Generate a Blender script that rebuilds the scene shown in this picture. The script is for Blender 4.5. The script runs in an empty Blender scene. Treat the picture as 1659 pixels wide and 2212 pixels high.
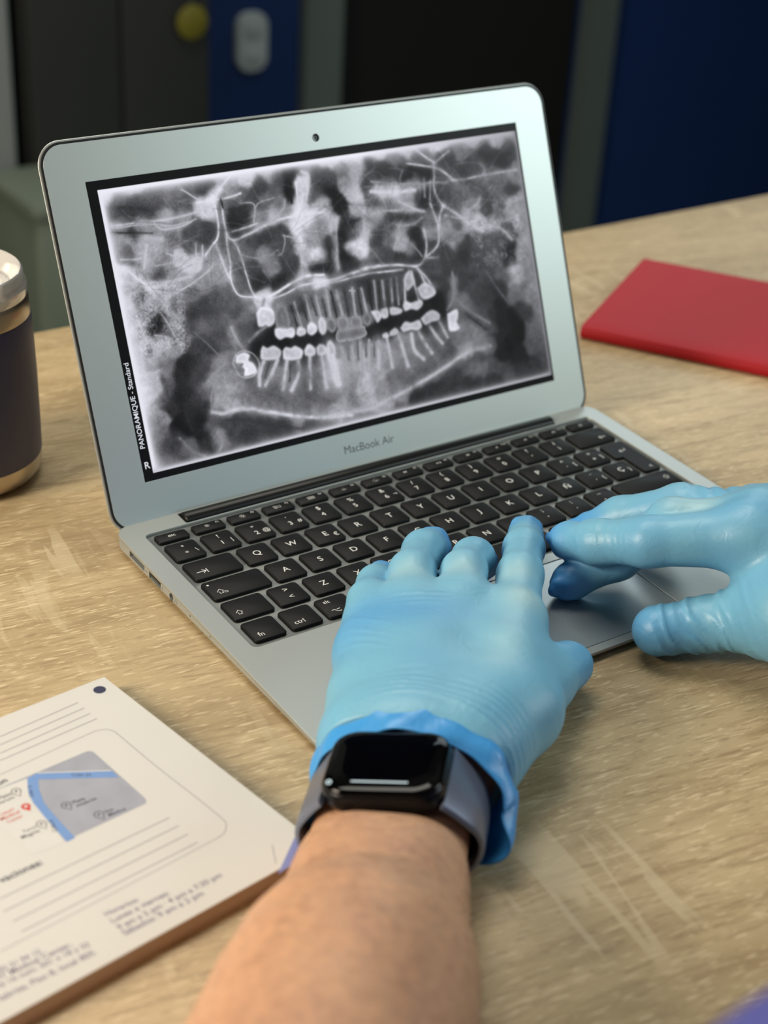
import bpy, bmesh, math, random
import numpy as np
from mathutils import Matrix, Vector

# ------------------------------------------------------------------ camera, light, exposure
SC = bpy.context.scene
COL = SC.collection
TZ = 0.74                                   # table top height; table-top coordinates below are in mm
def M(x, y, z): return Vector((x/1000, y/1000, TZ+z/1000))

cam_d = bpy.data.cameras.new('camera')
cam = bpy.data.objects.new('camera', cam_d); COL.objects.link(cam)
CR = ((0.826676, -0.560303, 0.051642), (-0.235499, -0.427883, -0.872615), (0.511025, 0.709208, -0.485671))                     # right, down, forward axes of the camera
mw = Matrix([[CR[0][i], -CR[1][i], -CR[2][i], 0] for i in range(3)]+[[0, 0, 0, 1]])
mw.translation = M(-276.277, -413.495, 390.47)
cam.matrix_world = mw
cam_d.sensor_fit = 'HORIZONTAL'; cam_d.sensor_width = 36
cam_d.lens = 36*3402.4/1659
cam_d.clip_start = .01; cam_d.clip_end = 50
cam_d.dof.use_dof = True; cam_d.dof.focus_distance = .71; cam_d.dof.aperture_fstop = 10.5
SC.camera = cam
SC.view_settings.view_transform = 'Standard'; SC.view_settings.look = 'None'
SC.view_settings.exposure = 0.0; SC.view_settings.gamma = 1.0
SC.view_settings.use_curve_mapping = False

wd = bpy.data.worlds.new('room_air'); SC.world = wd; wd.use_nodes = True
wd.node_tree.nodes['Background'].inputs[0].default_value = (.62, .72, .78, 1)
wd.node_tree.nodes['Background'].inputs[1].default_value = .10

def area(name, loc, aim, sx, sy, power, colour, spread=180):
    l = bpy.data.lights.new(name, 'AREA'); l.shape = 'RECTANGLE'; l.size = sx; l.size_y = sy
    l.energy = power; l.color = colour; l.spread = math.radians(spread)
    o = bpy.data.objects.new(name, l); COL.objects.link(o); o.location = loc
    o.rotation_euler = (Vector(aim)-Vector(loc)).to_track_quat('-Z', 'Y').to_euler()
    return o
area('warm_lamp_light', M(-1150, 250, 640), M(60, 60, 0), .55, .55, 22, (1.0, .86, .68))
area('window_light', M(1500, -900, 900), M(120, 80, 40), .9, .7, 11.5, (.84, .97, .97))
area('back_window_light', M(1750, 1980, 1200), M(250, 100, 0), 1.6, 1.0, 12, (.84, .97, 1.0))
area('ceiling_panel_light', M(150, 800, 1780), M(150, 250, 0), 1.2, .6, 18, (1.0, .96, .86))

# ------------------------------------------------------------------ helpers
def lin(c):
    return tuple((v/255/12.92 if v/255 <= .04045 else ((v/255+.055)/1.055)**2.4) for v in c)
def mat(name, rgb, rough=.5, metal=0.0, **kw):
    m = bpy.data.materials.new(name); m.use_nodes = True
    b = m.node_tree.nodes['Principled BSDF']
    b.inputs['Base Color'].default_value = (*lin(rgb), 1); b.inputs['Roughness'].default_value = rough
    b.inputs['Metallic'].default_value = metal
    for k, v in kw.items():
        b.inputs[k.replace('_', ' ')].default_value = v
    return m
def nodes(m): return m.node_tree.nodes, m.node_tree.links, m.node_tree.nodes['Principled BSDF']
def add_noise(m, scale, amount, rgb2=None, bump=0.0, detail=3, stretch=(1, 1, 1), bscale=None, dist=.0002):
    N, L, b = nodes(m)
    tc = N.new('ShaderNodeTexCoord'); mp = N.new('ShaderNodeMapping'); mp.inputs['Scale'].default_value = stretch
    L.new(tc.outputs['Object'], mp.inputs[0])
    nz = N.new('ShaderNodeTexNoise'); nz.inputs['Scale'].default_value = scale; nz.inputs['Detail'].default_value = detail
    L.new(mp.outputs[0], nz.inputs['Vector'])
    if amount:
        mx = N.new('ShaderNodeMix'); mx.data_type = 'RGBA'
        c = b.inputs['Base Color'].default_value[:]
        mx.inputs[6].default_value = c
        mx.inputs[7].default_value = (*lin(rgb2), 1) if rgb2 else (c[0]*.7, c[1]*.7, c[2]*.7, 1)
        mr = N.new('ShaderNodeMapRange'); mr.inputs[1].default_value = .35; mr.inputs[2].default_value = .65
        mr.inputs[4].default_value = amount
        L.new(nz.outputs[0], mr.inputs[0]); L.new(mr.outputs[0], mx.inputs[0]); L.new(mx.outputs[2], b.inputs['Base Color'])
    if bump:
        n2 = nz
        if bscale:
            n2 = N.new('ShaderNodeTexNoise'); n2.inputs['Scale'].default_value = bscale; n2.inputs['Detail'].default_value = detail
            L.new(mp.outputs[0], n2.inputs['Vector'])
        bp = N.new('ShaderNodeBump'); bp.inputs['Strength'].default_value = bump; bp.inputs['Distance'].default_value = dist
        L.new(n2.outputs[0], bp.inputs['Height']); L.new(bp.outputs[0], b.inputs['Normal'])
    return m
def emis(name, rgb, strength=1.0):
    m = mat(name, (0, 0, 0), .5); b = m.node_tree.nodes['Principled BSDF']
    b.inputs['Emission Color'].default_value = (*lin(rgb), 1); b.inputs['Emission Strength'].default_value = strength
    return m

def empty(name, loc, label, cat, group=None, rot=(0, 0, 0)):
    o = bpy.data.objects.new(name, None); COL.objects.link(o); o.location = loc; o.rotation_euler = rot
    o.empty_display_size = .02
    return tag(o, label, cat, group)
def tag(o, label, cat, group=None):
    o['label'] = label; o['category'] = cat
    if group: o['group'] = group
    return o
def mesh(name, V, F, scale=.001, smooth=True, angle=None):
    me = bpy.data.meshes.new(name)
    V = np.asarray(V, dtype=np.float32)*scale
    me.from_pydata(V.tolist(), [], [tuple(int(i) for i in f) for f in F]) if not isinstance(F, np.ndarray) else fast_mesh(me, V, F)
    me.update()
    if smooth:
        me.polygons.foreach_set('use_smooth', np.ones(len(me.polygons), bool))
        if angle: me.set_sharp_from_angle(angle=math.radians(angle))
    return me
def fast_mesh(me, V, F):
    n, k = F.shape
    me.vertices.add(len(V)); me.vertices.foreach_set('co', V.ravel())
    me.loops.add(n*k); me.loops.foreach_set('vertex_index', F.astype(np.int32).ravel())
    me.polygons.add(n); me.polygons.foreach_set('loop_start', np.arange(0, n*k, k, dtype=np.int32))
    me.update(calc_edges=True)
def fix_normals(me):
    bm = bmesh.new(); bm.from_mesh(me); bmesh.ops.recalc_face_normals(bm, faces=bm.faces); bm.to_mesh(me); bm.free(); return me
def obj(name, me, m, parent=None, loc=(0, 0, 0), rot=(0, 0, 0), label=None):
    o = bpy.data.objects.new(name, me); COL.objects.link(o)
    if m is not None:
        me.materials.clear(); me.materials.append(m)
    o.location = loc; o.rotation_euler = rot
    if parent: o.parent = parent
    if label: o['label'] = label
    return o
def struct(o): o['kind'] = 'structure'; return o

def rrect(w, h, r, n=8, cx=0.0, cy=0.0):
    """rounded rectangle, anticlockwise; r is one radius or four (bl, br, tr, tl)"""
    r = [r]*4 if np.isscalar(r) else r; out = []
    for (sx, sy, a0), q in zip(((-1, -1, 180), (1, -1, 270), (1, 1, 0), (-1, 1, 90)), r):
        for i in range(n+1):
            a = math.radians(a0+90*i/n)
            out.append((cx+sx*(w/2-q)+q*math.cos(a), cy+sy*(h/2-q)+q*math.sin(a)))
    return np.array(out)
def loft(rings, cap0=True, cap1=True):
    n = len(rings[0]); V = np.vstack(rings); F = []
    for k in range(len(rings)-1):
        for i in range(n):
            j = (i+1) % n; F.append((k*n+i, k*n+j, (k+1)*n+j, (k+1)*n+i))
    if cap0: F.append(tuple(range(n-1, -1, -1)))
    if cap1: F.append(tuple((len(rings)-1)*n+i for i in range(n)))
    return V, F
def ring(p2, z): return np.c_[p2, np.full(len(p2), z) if np.isscalar(z) else z]
def lathe(prof, n=64):
    a = np.arange(n)*2*math.pi/n
    return loft([np.c_[r*np.cos(a), r*np.sin(a), np.full(n, z)] for r, z in prof])
def box(x0, x1, y0, y1, z0, z1, bev=0.0):
    if not bev:
        V = [(x, y, z) for z in (z0, z1) for x, y in ((x0, y0), (x1, y0), (x1, y1), (x0, y1))]
        return V, [(3, 2, 1, 0), (4, 5, 6, 7), (0, 1, 5, 4), (1, 2, 6, 5), (2, 3, 7, 6), (3, 0, 4, 7)]
    w, h, cx, cy = x1-x0, y1-y0, (x0+x1)/2, (y0+y1)/2
    R = [(bev, z0), (bev*.3, z0+bev*.3), (0, z0+bev), (0, z1-bev), (bev*.3, z1-bev*.3), (bev, z1)]
    return loft([ring(rrect(w-2*i, h-2*i, max(bev*1.2-i, .01), 3, cx, cy), z) for i, z in R])
def join(parts):
    V, F, o = [], [], 0
    for v, f in parts:
        V.append(np.asarray(v, float)); F += [tuple(i+o for i in q) for q in f]; o += len(v)
    return np.vstack(V), F
def plate(outlines, z0, z1, bevel=0.0, res=2):
    """flat slab from closed outlines (the first is the rim, the others are holes), in mm"""
    cu = bpy.data.curves.new('tmp', 'CURVE'); cu.dimensions = '2D'; cu.fill_mode = 'BOTH'
    cu.extrude = max((z1-z0)/2-bevel, 0); cu.bevel_depth = bevel; cu.bevel_resolution = res; cu.offset = -bevel
    for k, ol in enumerate(outlines):
        s = cu.splines.new('POLY'); s.points.add(len(ol)-1)
        for p, q in zip(s.points, ol): p.co = (q[0], q[1], 0, 1)
        s.use_cyclic_u = True
    o = bpy.data.objects.new('tmp', cu); COL.objects.link(o)
    bpy.context.view_layer.update()
    me = bpy.data.meshes.new_from_object(o.evaluated_get(bpy.context.evaluated_depsgraph_get()))
    V = np.zeros(len(me.vertices)*3, np.float32); me.vertices.foreach_get('co', V); V = V.reshape(-1, 3)
    V[:, 2] += (z0+z1)/2
    F = [tuple(p.vertices) for p in me.polygons]
    bpy.data.objects.remove(o); bpy.data.curves.remove(cu); bpy.data.meshes.remove(me)
    return V, F
_tx = {}
def text(s, size, align='CENTER', bold=0.0):
    """flat lettering in mm, baseline at y = 0"""
    key = (s, size, align, bold)
    if key in _tx: return _tx[key]
    cu = bpy.data.curves.new('tmp', 'FONT'); cu.body = s; cu.size = size; cu.align_x = align; cu.offset = bold; cu.resolution_u = 4
    o = bpy.data.objects.new('tmp', cu); COL.objects.link(o); bpy.context.view_layer.update()
    me = bpy.data.meshes.new_from_object(o.evaluated_get(bpy.context.evaluated_depsgraph_get()))
    V = np.array([v.co[:] for v in me.vertices]).reshape(-1, 3); F = [tuple(p.vertices) for p in me.polygons]
    bpy.data.objects.remove(o); bpy.data.curves.remove(cu); bpy.data.meshes.remove(me)
    _tx[key] = (V, F); return V, F
def text_fit(s, a, b, z, bold=0.0):
    """lettering whose baseline runs from a to b"""
    a, b = np.array(a, float), np.array(b, float)
    V, F = text(s, 10.0, 'LEFT', bold*10)
    V = V.copy(); V[:, 0] -= V[:, 0].min(); k = np.linalg.norm(b-a)/V[:, 0].max(); V *= k
    d = (b-a)/np.linalg.norm(b-a)
    return np.c_[a[0]+V[:, 0]*d[0]-V[:, 1]*d[1], a[1]+V[:, 0]*d[1]+V[:, 1]*d[0], np.full(len(V), z)], F
def line(P, w, z=0.0, closed=False):
    """flat stroke of width w along a polyline"""
    P = np.array(P, float); n = len(P); L = []
    for i in range(n):
        a = P[(i-1) % n] if (i or closed) else P[i]; b = P[(i+1) % n] if (i < n-1 or closed) else P[i]
        t = b-a; t /= max(np.linalg.norm(t), 1e-9); L.append((-t[1]*w/2, t[0]*w/2))
    L = np.array(L); V = np.r_[np.c_[P+L, np.full(n, z)], np.c_[P-L, np.full(n, z)]]
    F = [(i+n, (i+1) % n+n, (i+1) % n, i) for i in range(n if closed else n-1)]
    return V, F
def poly(P, z):
    return np.c_[np.array(P, float), np.full(len(P), z)], [tuple(range(len(P)))]
def shift(vf, dx, dy, dz=0.0, k=1.0):
    return np.asarray(vf[0])*k+np.array([dx, dy, dz]), vf[1]
def smooth_path(P, n=6, closed=False):
    P = np.asarray(P, float)
    Q = np.vstack([P[-1:], P, P[:2]]) if closed else np.vstack([2*P[0]-P[1], P, 2*P[-1]-P[-2]])
    out = []
    for i in range(1, len(Q)-2):
        for k in range(n):
            t = k/n; p0, p1, p2, p3 = Q[i-1], Q[i], Q[i+1], Q[i+2]
            out.append(.5*(2*p1+(p2-p0)*t+(2*p0-5*p1+4*p2-p3)*t*t+(3*p1-p0-3*p2+p3)*t**3))
    if not closed: out.append(P[-1])
    return np.array(out)

# signed distance modelling for the person
def rcone(P, a, b):
    A = np.array(a[:3], np.float32); AB = np.array(b[:3], np.float32)-A
    h = np.clip(((P-A)@AB)/max(float(AB@AB), 1e-6), 0, 1)
    return np.linalg.norm(P-A-h[:, None]*AB, axis=1)-(a[3]+(b[3]-a[3])*h)
def smin(a, b, k):
    h = np.maximum(k-np.abs(a-b), 0)/k
    return np.minimum(a, b)-h*h*k*.25
def chain(P, pts, k=4):
    d = rcone(P, pts[0], pts[1])
    for a, b in zip(pts[1:-1], pts[2:]): d = smin(d, rcone(P, a, b), k)
    return d
def sdf_mesh(f, lo, hi, h, relax=2):
    lo = np.array(lo, np.float32); n = np.ceil((np.array(hi)-lo)/h/4).astype(int)*4+1
    c = 4; nc = (n-1)//c+1
    ax = [lo[i]+np.arange(nc[i], dtype=np.float32)*h*c for i in range(3)]
    G = np.stack(np.meshgrid(*ax, indexing='ij'), -1).reshape(-1, 3)
    D0 = np.concatenate([f(q) for q in np.array_split(G, max(1, len(G)//400000))]).reshape(nc)
    D = np.repeat(np.repeat(np.repeat(D0, c, 0), c, 1), c, 2)[:n[0], :n[1], :n[2]].astype(np.float32)
    near = np.repeat(np.repeat(np.repeat(np.abs(D0) < h*c*2.2, c, 0), c, 1), c, 2)[:n[0], :n[1], :n[2]]
    # neighbours of near blocks as well
    idx = np.argwhere(near)
    Pn = lo+idx.astype(np.float32)*h
    D[near] = np.concatenate([f(q) for q in np.array_split(Pn, max(1, len(Pn)//400000))])
    S = D < 0
    cells = [slice(0, -1)]*3
    cnt = np.zeros(np.array(S.shape)-1, np.int8)
    offs = [(i, j, k) for i in (0, 1) for j in (0, 1) for k in (0, 1)]
    sl = lambda o, m=1: tuple(slice(o[i], S.shape[i]-1+o[i]) for i in range(3))
    for o in offs: cnt += S[sl(o)]
    act = np.argwhere((cnt > 0) & (cnt < 8))
    vid = np.full(cnt.shape, -1, np.int32); vid[tuple(act.T)] = np.arange(len(act))
    acc = np.zeros((len(act), 3), np.float32); num = np.zeros(len(act), np.float32)
    for o in offs:
        for axis in range(3):
            if o[axis]: continue
            q = list(o); q[axis] = 1
            a = D[act[:, 0]+o[0], act[:, 1]+o[1], act[:, 2]+o[2]]; b = D[act[:, 0]+q[0], act[:, 1]+q[1], act[:, 2]+q[2]]
            x = (a < 0) != (b < 0); t = np.where(x, a/np.where(x, a-b, 1), 0)
            p = np.tile(np.array(o, np.float32), (len(act), 1)); p[:, axis] += t
            acc += p*x[:, None]; num += x
    V = lo+(act+acc/num[:, None])*h
    F = []
    for axis in range(3):
        o = [0, 0, 0]; o[axis] = 1
        a = S[tuple(slice(0, S.shape[i]-o[i]) for i in range(3))]; b = S[tuple(slice(o[i], S.shape[i]) for i in range(3))]
        E = np.argwhere(a != b); u, v = [(1, 2), (2, 0), (0, 1)][axis]
        E = E[(E[:, u] > 0) & (E[:, v] > 0) & (E[:, u] < S.shape[u]-1) & (E[:, v] < S.shape[v]-1)]
        Q = []
        for du, dv in ((1, 1), (0, 1), (0, 0), (1, 0)):
            w = E.copy(); w[:, u] -= du; w[:, v] -= dv; Q.append(vid[tuple(w.T)])
        Q = np.stack(Q, 1); flip = ~S[tuple(E.T)]
        Q[flip] = Q[flip][:, ::-1]; F.append(Q)
    F = np.vstack(F); F = F[(F >= 0).all(1)]
    e = np.vstack([F[:, [0, 1]], F[:, [1, 2]], F[:, [2, 3]], F[:, [3, 0]]])
    deg = np.bincount(e.ravel(), minlength=len(V)).astype(np.float32); deg[deg == 0] = 1
    for it in range(relax*2):
        s = np.zeros_like(V)
        for k in range(3):
            s[:, k] = np.bincount(e[:, 0], V[e[:, 1], k], len(V))+np.bincount(e[:, 1], V[e[:, 0], k], len(V))
        V = V+(.5 if it % 2 == 0 else -.46)*(s/deg[:, None]-V)
    return V.astype(np.float32), F

# ------------------------------------------------------------------ materials
ALU = mat('anodised_aluminium', (174, 180, 179), .38, .5); add_noise(ALU, 900, .0, bump=.05, dist=.00005)
ALU_LID = mat('bezel_aluminium', (206, 213, 210), .42, .72); add_noise(ALU_LID, 900, .0, bump=.05, dist=.00005)
BLACK = mat('black_plastic', (22, 23, 24), .38); add_noise(BLACK, 1500, 0, bump=.15, dist=.00004)
KEYM = mat('black_key_plastic', (9, 10, 11), .5, Specular_IOR_Level=.22); add_noise(KEYM, 2500, .3, (14, 15, 16), bump=.1, dist=.00003)
RUBBER = mat('black_rubber', (14, 14, 14), .6); add_noise(RUBBER, 800, .2)
LEGEND = mat('key_legend_print', (226, 228, 226), .5); add_noise(LEGEND, 300, .05)
LOGO = mat('grey_lettering', (104, 112, 112), .5); add_noise(LOGO, 400, .1)
DARKHOLE = mat('port_interior', (96, 88, 78), .4, .4); add_noise(DARKHOLE, 500, .4, (40, 36, 32))
LENS = mat('webcam_glass', (8, 9, 10), .12); add_noise(LENS, 200, .1)

def wood(name):
    m = mat(name, (190, 165, 125), .46); N, L, b = nodes(m)
    tc = N.new('ShaderNodeTexCoord'); mp = N.new('ShaderNodeMapping'); mp.inputs['Rotation'].default_value = (0, 0, math.radians(7.5))
    L.new(tc.outputs['Object'], mp.inputs[0])
    def noise(sx, sy, det, dist=0.0, off=0):
        q = N.new('ShaderNodeMapping'); q.inputs['Scale'].default_value = (sx, sy, 1); q.inputs['Location'].default_value = (off, off*.7, 0)
        L.new(mp.outputs[0], q.inputs[0])
        t = N.new('ShaderNodeTexNoise'); t.inputs['Scale'].default_value = 1; t.inputs['Detail'].default_value = det; t.inputs['Distortion'].default_value = dist
        L.new(q.outputs[0], t.inputs['Vector']); return t.outputs[0]
    def rng(x, a, b_, lo=0.0, hi=1.0):
        r = N.new('ShaderNodeMapRange'); r.inputs[1].default_value = a; r.inputs[2].default_value = b_; r.inputs[3].default_value = lo; r.inputs[4].default_value = hi
        L.new(x, r.inputs[0]); return r.outputs[0]
    def mix(fac, A, B):
        x = N.new('ShaderNodeMix'); x.data_type = 'RGBA'
        L.new(fac, x.inputs[0])
        for s, v in ((6, A), (7, B)):
            if isinstance(v, tuple): x.inputs[s].default_value = (*lin(v), 1)
            else: L.new(v, x.inputs[s])
        return x.outputs[2]
    def mul(a, c):
        x = N.new('ShaderNodeMath'); x.operation = 'MULTIPLY'; L.new(a, x.inputs[0])
        if isinstance(c, float): x.inputs[1].default_value = c
        else: L.new(c, x.inputs[1])
        return x.outputs[0]
    c = mix(rng(noise(2.2, 16, 3, .6), .35, .68), (172, 151, 113), (200, 178, 139))      # broad bands
    c = mix(mul(rng(noise(14, 130, 6, 1.2, 3), .47, .64), .6), c, (152, 128, 92))           # dark grain
    c = mix(mul(rng(noise(105, 950, 3, .6, 7), .58, .635), .62), c, (228, 208, 170))        # pale streaks
    c = mix(mul(rng(noise(95, 800, 3, .5, 11), .58, .64), .45), c, (136, 113, 80))        # pores
    saw = mul(rng(noise(85, 16, 4, .9, 5), .56, .61), rng(noise(4.2, 6.5, 1, 0, 13), .56, .62))
    worn = None
    for px, py, r0, r1 in ((.0445-.300, -.112-.120, .042, .030), (-.012-.300, .197-.120, .030, .018)):
        dv = N.new('ShaderNodeVectorMath'); dv.operation = 'DISTANCE'; L.new(tc.outputs['Object'], dv.inputs[0]); dv.inputs[1].default_value = (px, py, .74)
        k = rng(dv.outputs['Value'], r0, r1)
        c = mix(mul(k, .22), c, (136, 112, 82))
        sw = mul(rng(noise(95, 9, 4, .7, 21), .54, .58), k)
        c = mix(mul(sw, .42), c, (214, 198, 164))
    c = mix(mul(saw, .45), c, (220, 203, 168))                                            # saw marks across the grain
    L.new(c, b.inputs['Base Color'])
    bp = N.new('ShaderNodeBump'); bp.inputs['Strength'].default_value = .22; bp.inputs['Distance'].default_value = .0003
    L.new(noise(105, 950, 3, .6, 7), bp.inputs['Height']); L.new(bp.outputs[0], b.inputs['Normal'])
    return m
WOOD = wood('pale_oak_laminate')

def nitrile(name, rgb, loose, rough):
    m = mat(name, rgb, rough); N, L, b = nodes(m)
    at = N.new('ShaderNodeAttribute'); at.attribute_name = 'loose'
    mx = N.new('ShaderNodeMix'); mx.data_type = 'RGBA'; mx.inputs[6].default_value = (*lin(rgb), 1); mx.inputs[7].default_value = (*lin(loose), 1)
    L.new(at.outputs['Fac'], mx.inputs[0])
    a2 = N.new('ShaderNodeAttribute'); a2.attribute_name = 'stretched'
    m2 = N.new('ShaderNodeMix'); m2.data_type = 'RGBA'; m2.inputs[7].default_value = (*lin((168, 202, 208)), 1)
    L.new(a2.outputs['Fac'], m2.inputs[0]); L.new(mx.outputs[2], m2.inputs[6]); L.new(m2.outputs[2], b.inputs['Base Color'])
    tc = N.new('ShaderNodeTexCoord'); nz = N.new('ShaderNodeTexNoise'); nz.inputs['Scale'].default_value = 700; nz.inputs['Detail'].default_value = 2
    L.new(tc.outputs['Object'], nz.inputs['Vector'])
    bp = N.new('ShaderNodeBump'); bp.inputs['Strength'].default_value = .08; bp.inputs['Distance'].default_value = .0002
    L.new(nz.outputs[0], bp.inputs['Height']); L.new(bp.outputs[0], b.inputs['Normal'])
    n3 = N.new('ShaderNodeTexNoise'); n3.inputs['Scale'].default_value = 150; n3.inputs['Detail'].default_value = 3; n3.inputs['Distortion'].default_value = 1.2
    L.new(tc.outputs['Object'], n3.inputs['Vector'])
    b3 = N.new('ShaderNodeBump'); b3.inputs['Strength'].default_value = .30; b3.inputs['Distance'].default_value = .0009
    L.new(n3.outputs[0], b3.inputs['Height']); L.new(bp.outputs[0], b3.inputs['Normal']); L.new(b3.outputs[0], b.inputs['Normal'])
    b.inputs['Subsurface Weight'].default_value = .12; b.inputs['Subsurface Radius'].default_value = (.002, .004, .006)
    b.inputs['Subsurface Scale'].default_value = .6
    return m
GLOVE = nitrile('blue_nitrile', (116, 177, 206), (72, 150, 216), .42)
CUFF = nitrile('blue_nitrile_cuff', (66, 152, 222), (66, 152, 222), .34)
SCRUB = mat('violet_blue_scrub_cloth', (72, 76, 150), .85); add_noise(SCRUB, 1400, .25, bump=.2)

def skin(name, moles):
    m = mat(name, (206, 152, 112), .52); N, L, b = nodes(m)
    tc = N.new('ShaderNodeTexCoord'); col = None
    def noise(s, det):
        t = N.new('ShaderNodeTexNoise'); t.inputs['Scale'].default_value = s; t.inputs['Detail'].default_value = det
        L.new(tc.outputs['Object'], t.inputs['Vector']); return t.outputs[0]
    def mixc(f, a, c, k):
        r = N.new('ShaderNodeMapRange'); r.inputs[1].default_value = .38; r.inputs[2].default_value = .66; r.inputs[4].default_value = k
        L.new(f, r.inputs[0]); x = N.new('ShaderNodeMix'); x.data_type = 'RGBA'; L.new(r.outputs[0], x.inputs[0])
        if isinstance(a, tuple): x.inputs[6].default_value = (*lin(a), 1)
        else: L.new(a, x.inputs[6])
        x.inputs[7].default_value = (*lin(c), 1); return x.outputs[2]
    col = mixc(noise(28, 3), (194, 151, 120), (178, 134, 107), .8)
    col = mixc(noise(260, 4), col, (224, 172, 132), .4)
    for p, r in moles:
        d = N.new('ShaderNodeVectorMath'); d.operation = 'DISTANCE'; L.new(tc.outputs['Object'], d.inputs[0]); d.inputs[1].default_value = p
        mr = N.new('ShaderNodeMapRange'); mr.inputs[1].default_value = r; mr.inputs[2].default_value = r*.4; mr.inputs[4].default_value = .75
        L.new(d.outputs['Value'], mr.inputs[0])
        x = N.new('ShaderNodeMix'); x.data_type = 'RGBA'; L.new(mr.outputs[0], x.inputs[0]); L.new(col, x.inputs[6]); x.inputs[7].default_value = (*lin((120, 74, 46)), 1); col = x.outputs[2]
    L.new(col, b.inputs['Base Color'])
    bp = N.new('ShaderNodeBump'); bp.inputs['Strength'].default_value = .25; bp.inputs['Distance'].default_value = .0004
    L.new(noise(420, 3), bp.inputs['Height']); L.new(bp.outputs[0], b.inputs['Normal'])
    b.inputs['Subsurface Weight'].default_value = .15; b.inputs['Subsurface Radius'].default_value = (.006, .003, .0015); b.inputs['Subsurface Scale'].default_value = .7
    return m

# ------------------------------------------------------------------ room
FLOORM = mat('grey_green_floor', (112, 122, 112), .55); add_noise(FLOORM, 3, .3, (96, 106, 98))
WALLM = mat('grey_wall_paint', (70, 74, 74), .8); add_noise(WALLM, 4, .2)
BLUEW = mat('navy_wall_panel', (8, 46, 104), .6); add_noise(BLUEW, 3, .25, (6, 40, 92))
FRAMEM = mat('grey_frame_paint', (92, 104, 102), .6); add_noise(FRAMEM, 8, .15)
DOORM = mat('black_door_paint', (7, 7, 6), .75); add_noise(DOORM, 5, .2)
CEILM = mat('white_ceiling_paint', (205, 205, 200), .9); add_noise(CEILM, 2, .05)
def slab(name, x0, x1, y0, y1, z0, z1, m, parent=None, bev=0.0):
    V, F = box(x0, x1, y0, y1, z0, z1, bev)
    if parent is not None: V = np.asarray(V, float)-np.array(parent['at'])
    o = obj(name, mesh(name, V, F, smooth=bool(bev), angle=40), m, parent)
    if parent is None: o.location = (0, 0, TZ)
    return o
def root(name, x, y, z, label, cat, group=None):
    o = empty(name, M(x, y, z), label, cat, group); o['at'] = (float(x), float(y), float(z)); return o
FZ = -740
struct(slab('floor', -2400, 4300, -2300, 2050, FZ-40, FZ, FLOORM))
struct(slab('ceiling', -2400, 4300, -2300, 2050, 1900, 1940, CEILM))
struct(slab('wall_left', -2440, -2400, -2300, 2050, FZ, 1900, WALLM))
struct(slab('wall_right', 4300, 4340, -2300, 2050, FZ, 1900, WALLM))
struct(slab('wall_front', -2400, 4300, -2340, -2300, FZ, 1900, WALLM))
wb = plate([np.array([(-2400, FZ), (4300, FZ), (4300, 1900), (-2400, 1900)]), np.array([(1323, FZ+1), (1323, 1300), (1928, 1300), (1928, FZ+1)])], -60, 0)
Vb = np.c_[wb[0][:, 0], 2050-wb[0][:, 2], wb[0][:, 1]]
struct(obj('wall_back', mesh('wall_back', Vb, wb[1], smooth=False), BLUEW, None, (0, 0, TZ)))
door = obj('door_1', mesh('door_1', *box(1326, 1925, 2075, 2105, FZ+2, 1298), smooth=False), DOORM, None, (0, 0, TZ)); struct(door)
fr = join([box(1248, 1326, 2024, 2062, FZ, 1370), box(1925, 1993, 2024, 2062, FZ, 1370), box(1326, 1925, 2024, 2062, 1298, 1370)])
struct(obj('trim_1', mesh('door_frame', *fr, smooth=False), FRAMEM, None, (0, 0, TZ)))
struct(slab('baseboard_back', 960, 1248, 2038, 2050, FZ, FZ+60, DOORM))

cab = root('cabinet', 775, 1900, FZ, 'tall dark grey cabinet against the back wall, left of the navy panel', 'cabinet')
CABM = mat('charcoal_cabinet', (46, 48, 47), .6); add_noise(CABM, 6, .2)
slab('cabinet_body', 622, 928, 1810, 2046, FZ+60, 900, CABM, cab, 4)
slab('plinth', 632, 918, 1830, 2040, FZ, FZ+60, DOORM, cab)
slab('cabinet_door', 626, 773, 1790, 1809, FZ+66, 894, CABM, cab, 3); slab('cabinet_door', 777, 924, 1790, 1809, FZ+66, 894, CABM, cab, 3)
col = root('column', 500, 1900, FZ, 'pale grey square column at the far left behind the tumbler', 'column')
slab('shaft', 400, 600, 1790, 2047, FZ+80, 1899, mat('pale_column_paint', (150, 156, 156), .7), col, 6)
slab('base_block', 394, 606, 1784, 2048, FZ, FZ+80, FRAMEM, col, 4)
bin_ = root('storage_box', 730, 1690, FZ, 'grey green storage box on the floor in front of the dark cabinet', 'box')
BOXM = mat('grey_green_plastic', (118, 130, 116), .6); add_noise(BOXM, 8, .15)
slab('box_body', 545, 920, 1600, 1778, FZ, -352, BOXM, bin_, 8); slab('box_lid', 538, 927, 1593, 1782, -352, -330, BOXM, bin_, 6)
WHITEP = mat('white_plastic', (188, 196, 196), .45); add_noise(WHITEP, 60, .05)
soc = root('wall_socket', 1146, 2047, -290, 'blurred rounded white socket plate low on the navy back wall panel', 'socket')
V, F = loft([ring(rrect(64-2*i, 104-2*i, 26-i, 8, 1146, -248), -y) for i, y in ((0, 2049), (0, 2041), (3, 2037))])
V = np.c_[V[:, 0], -V[:, 2], V[:, 1]]-np.array(soc['at']); obj('plate', fix_normals(mesh('plate', V, F, angle=40)), WHITEP, soc)
for dz in (-20, 28):
    slab('outlet', 1130, 1162, 2034, 2037.5, -252+dz-13, -252+dz+13, mat('outlet_face', (178, 186, 186), .5), soc, 1)
tagy = root('hang_tag', 889, 1783, -141, 'small blurred yellow tag hanging on the dark cabinet', 'tag')
V, F = lathe([(1, 0), (24, 0), (26, 1.5), (26, 4.5), (24, 6), (1, 6)], 40)
YEL = mat('yellow_card', (112, 106, 26), .6); add_noise(YEL, 30, .15)
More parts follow.
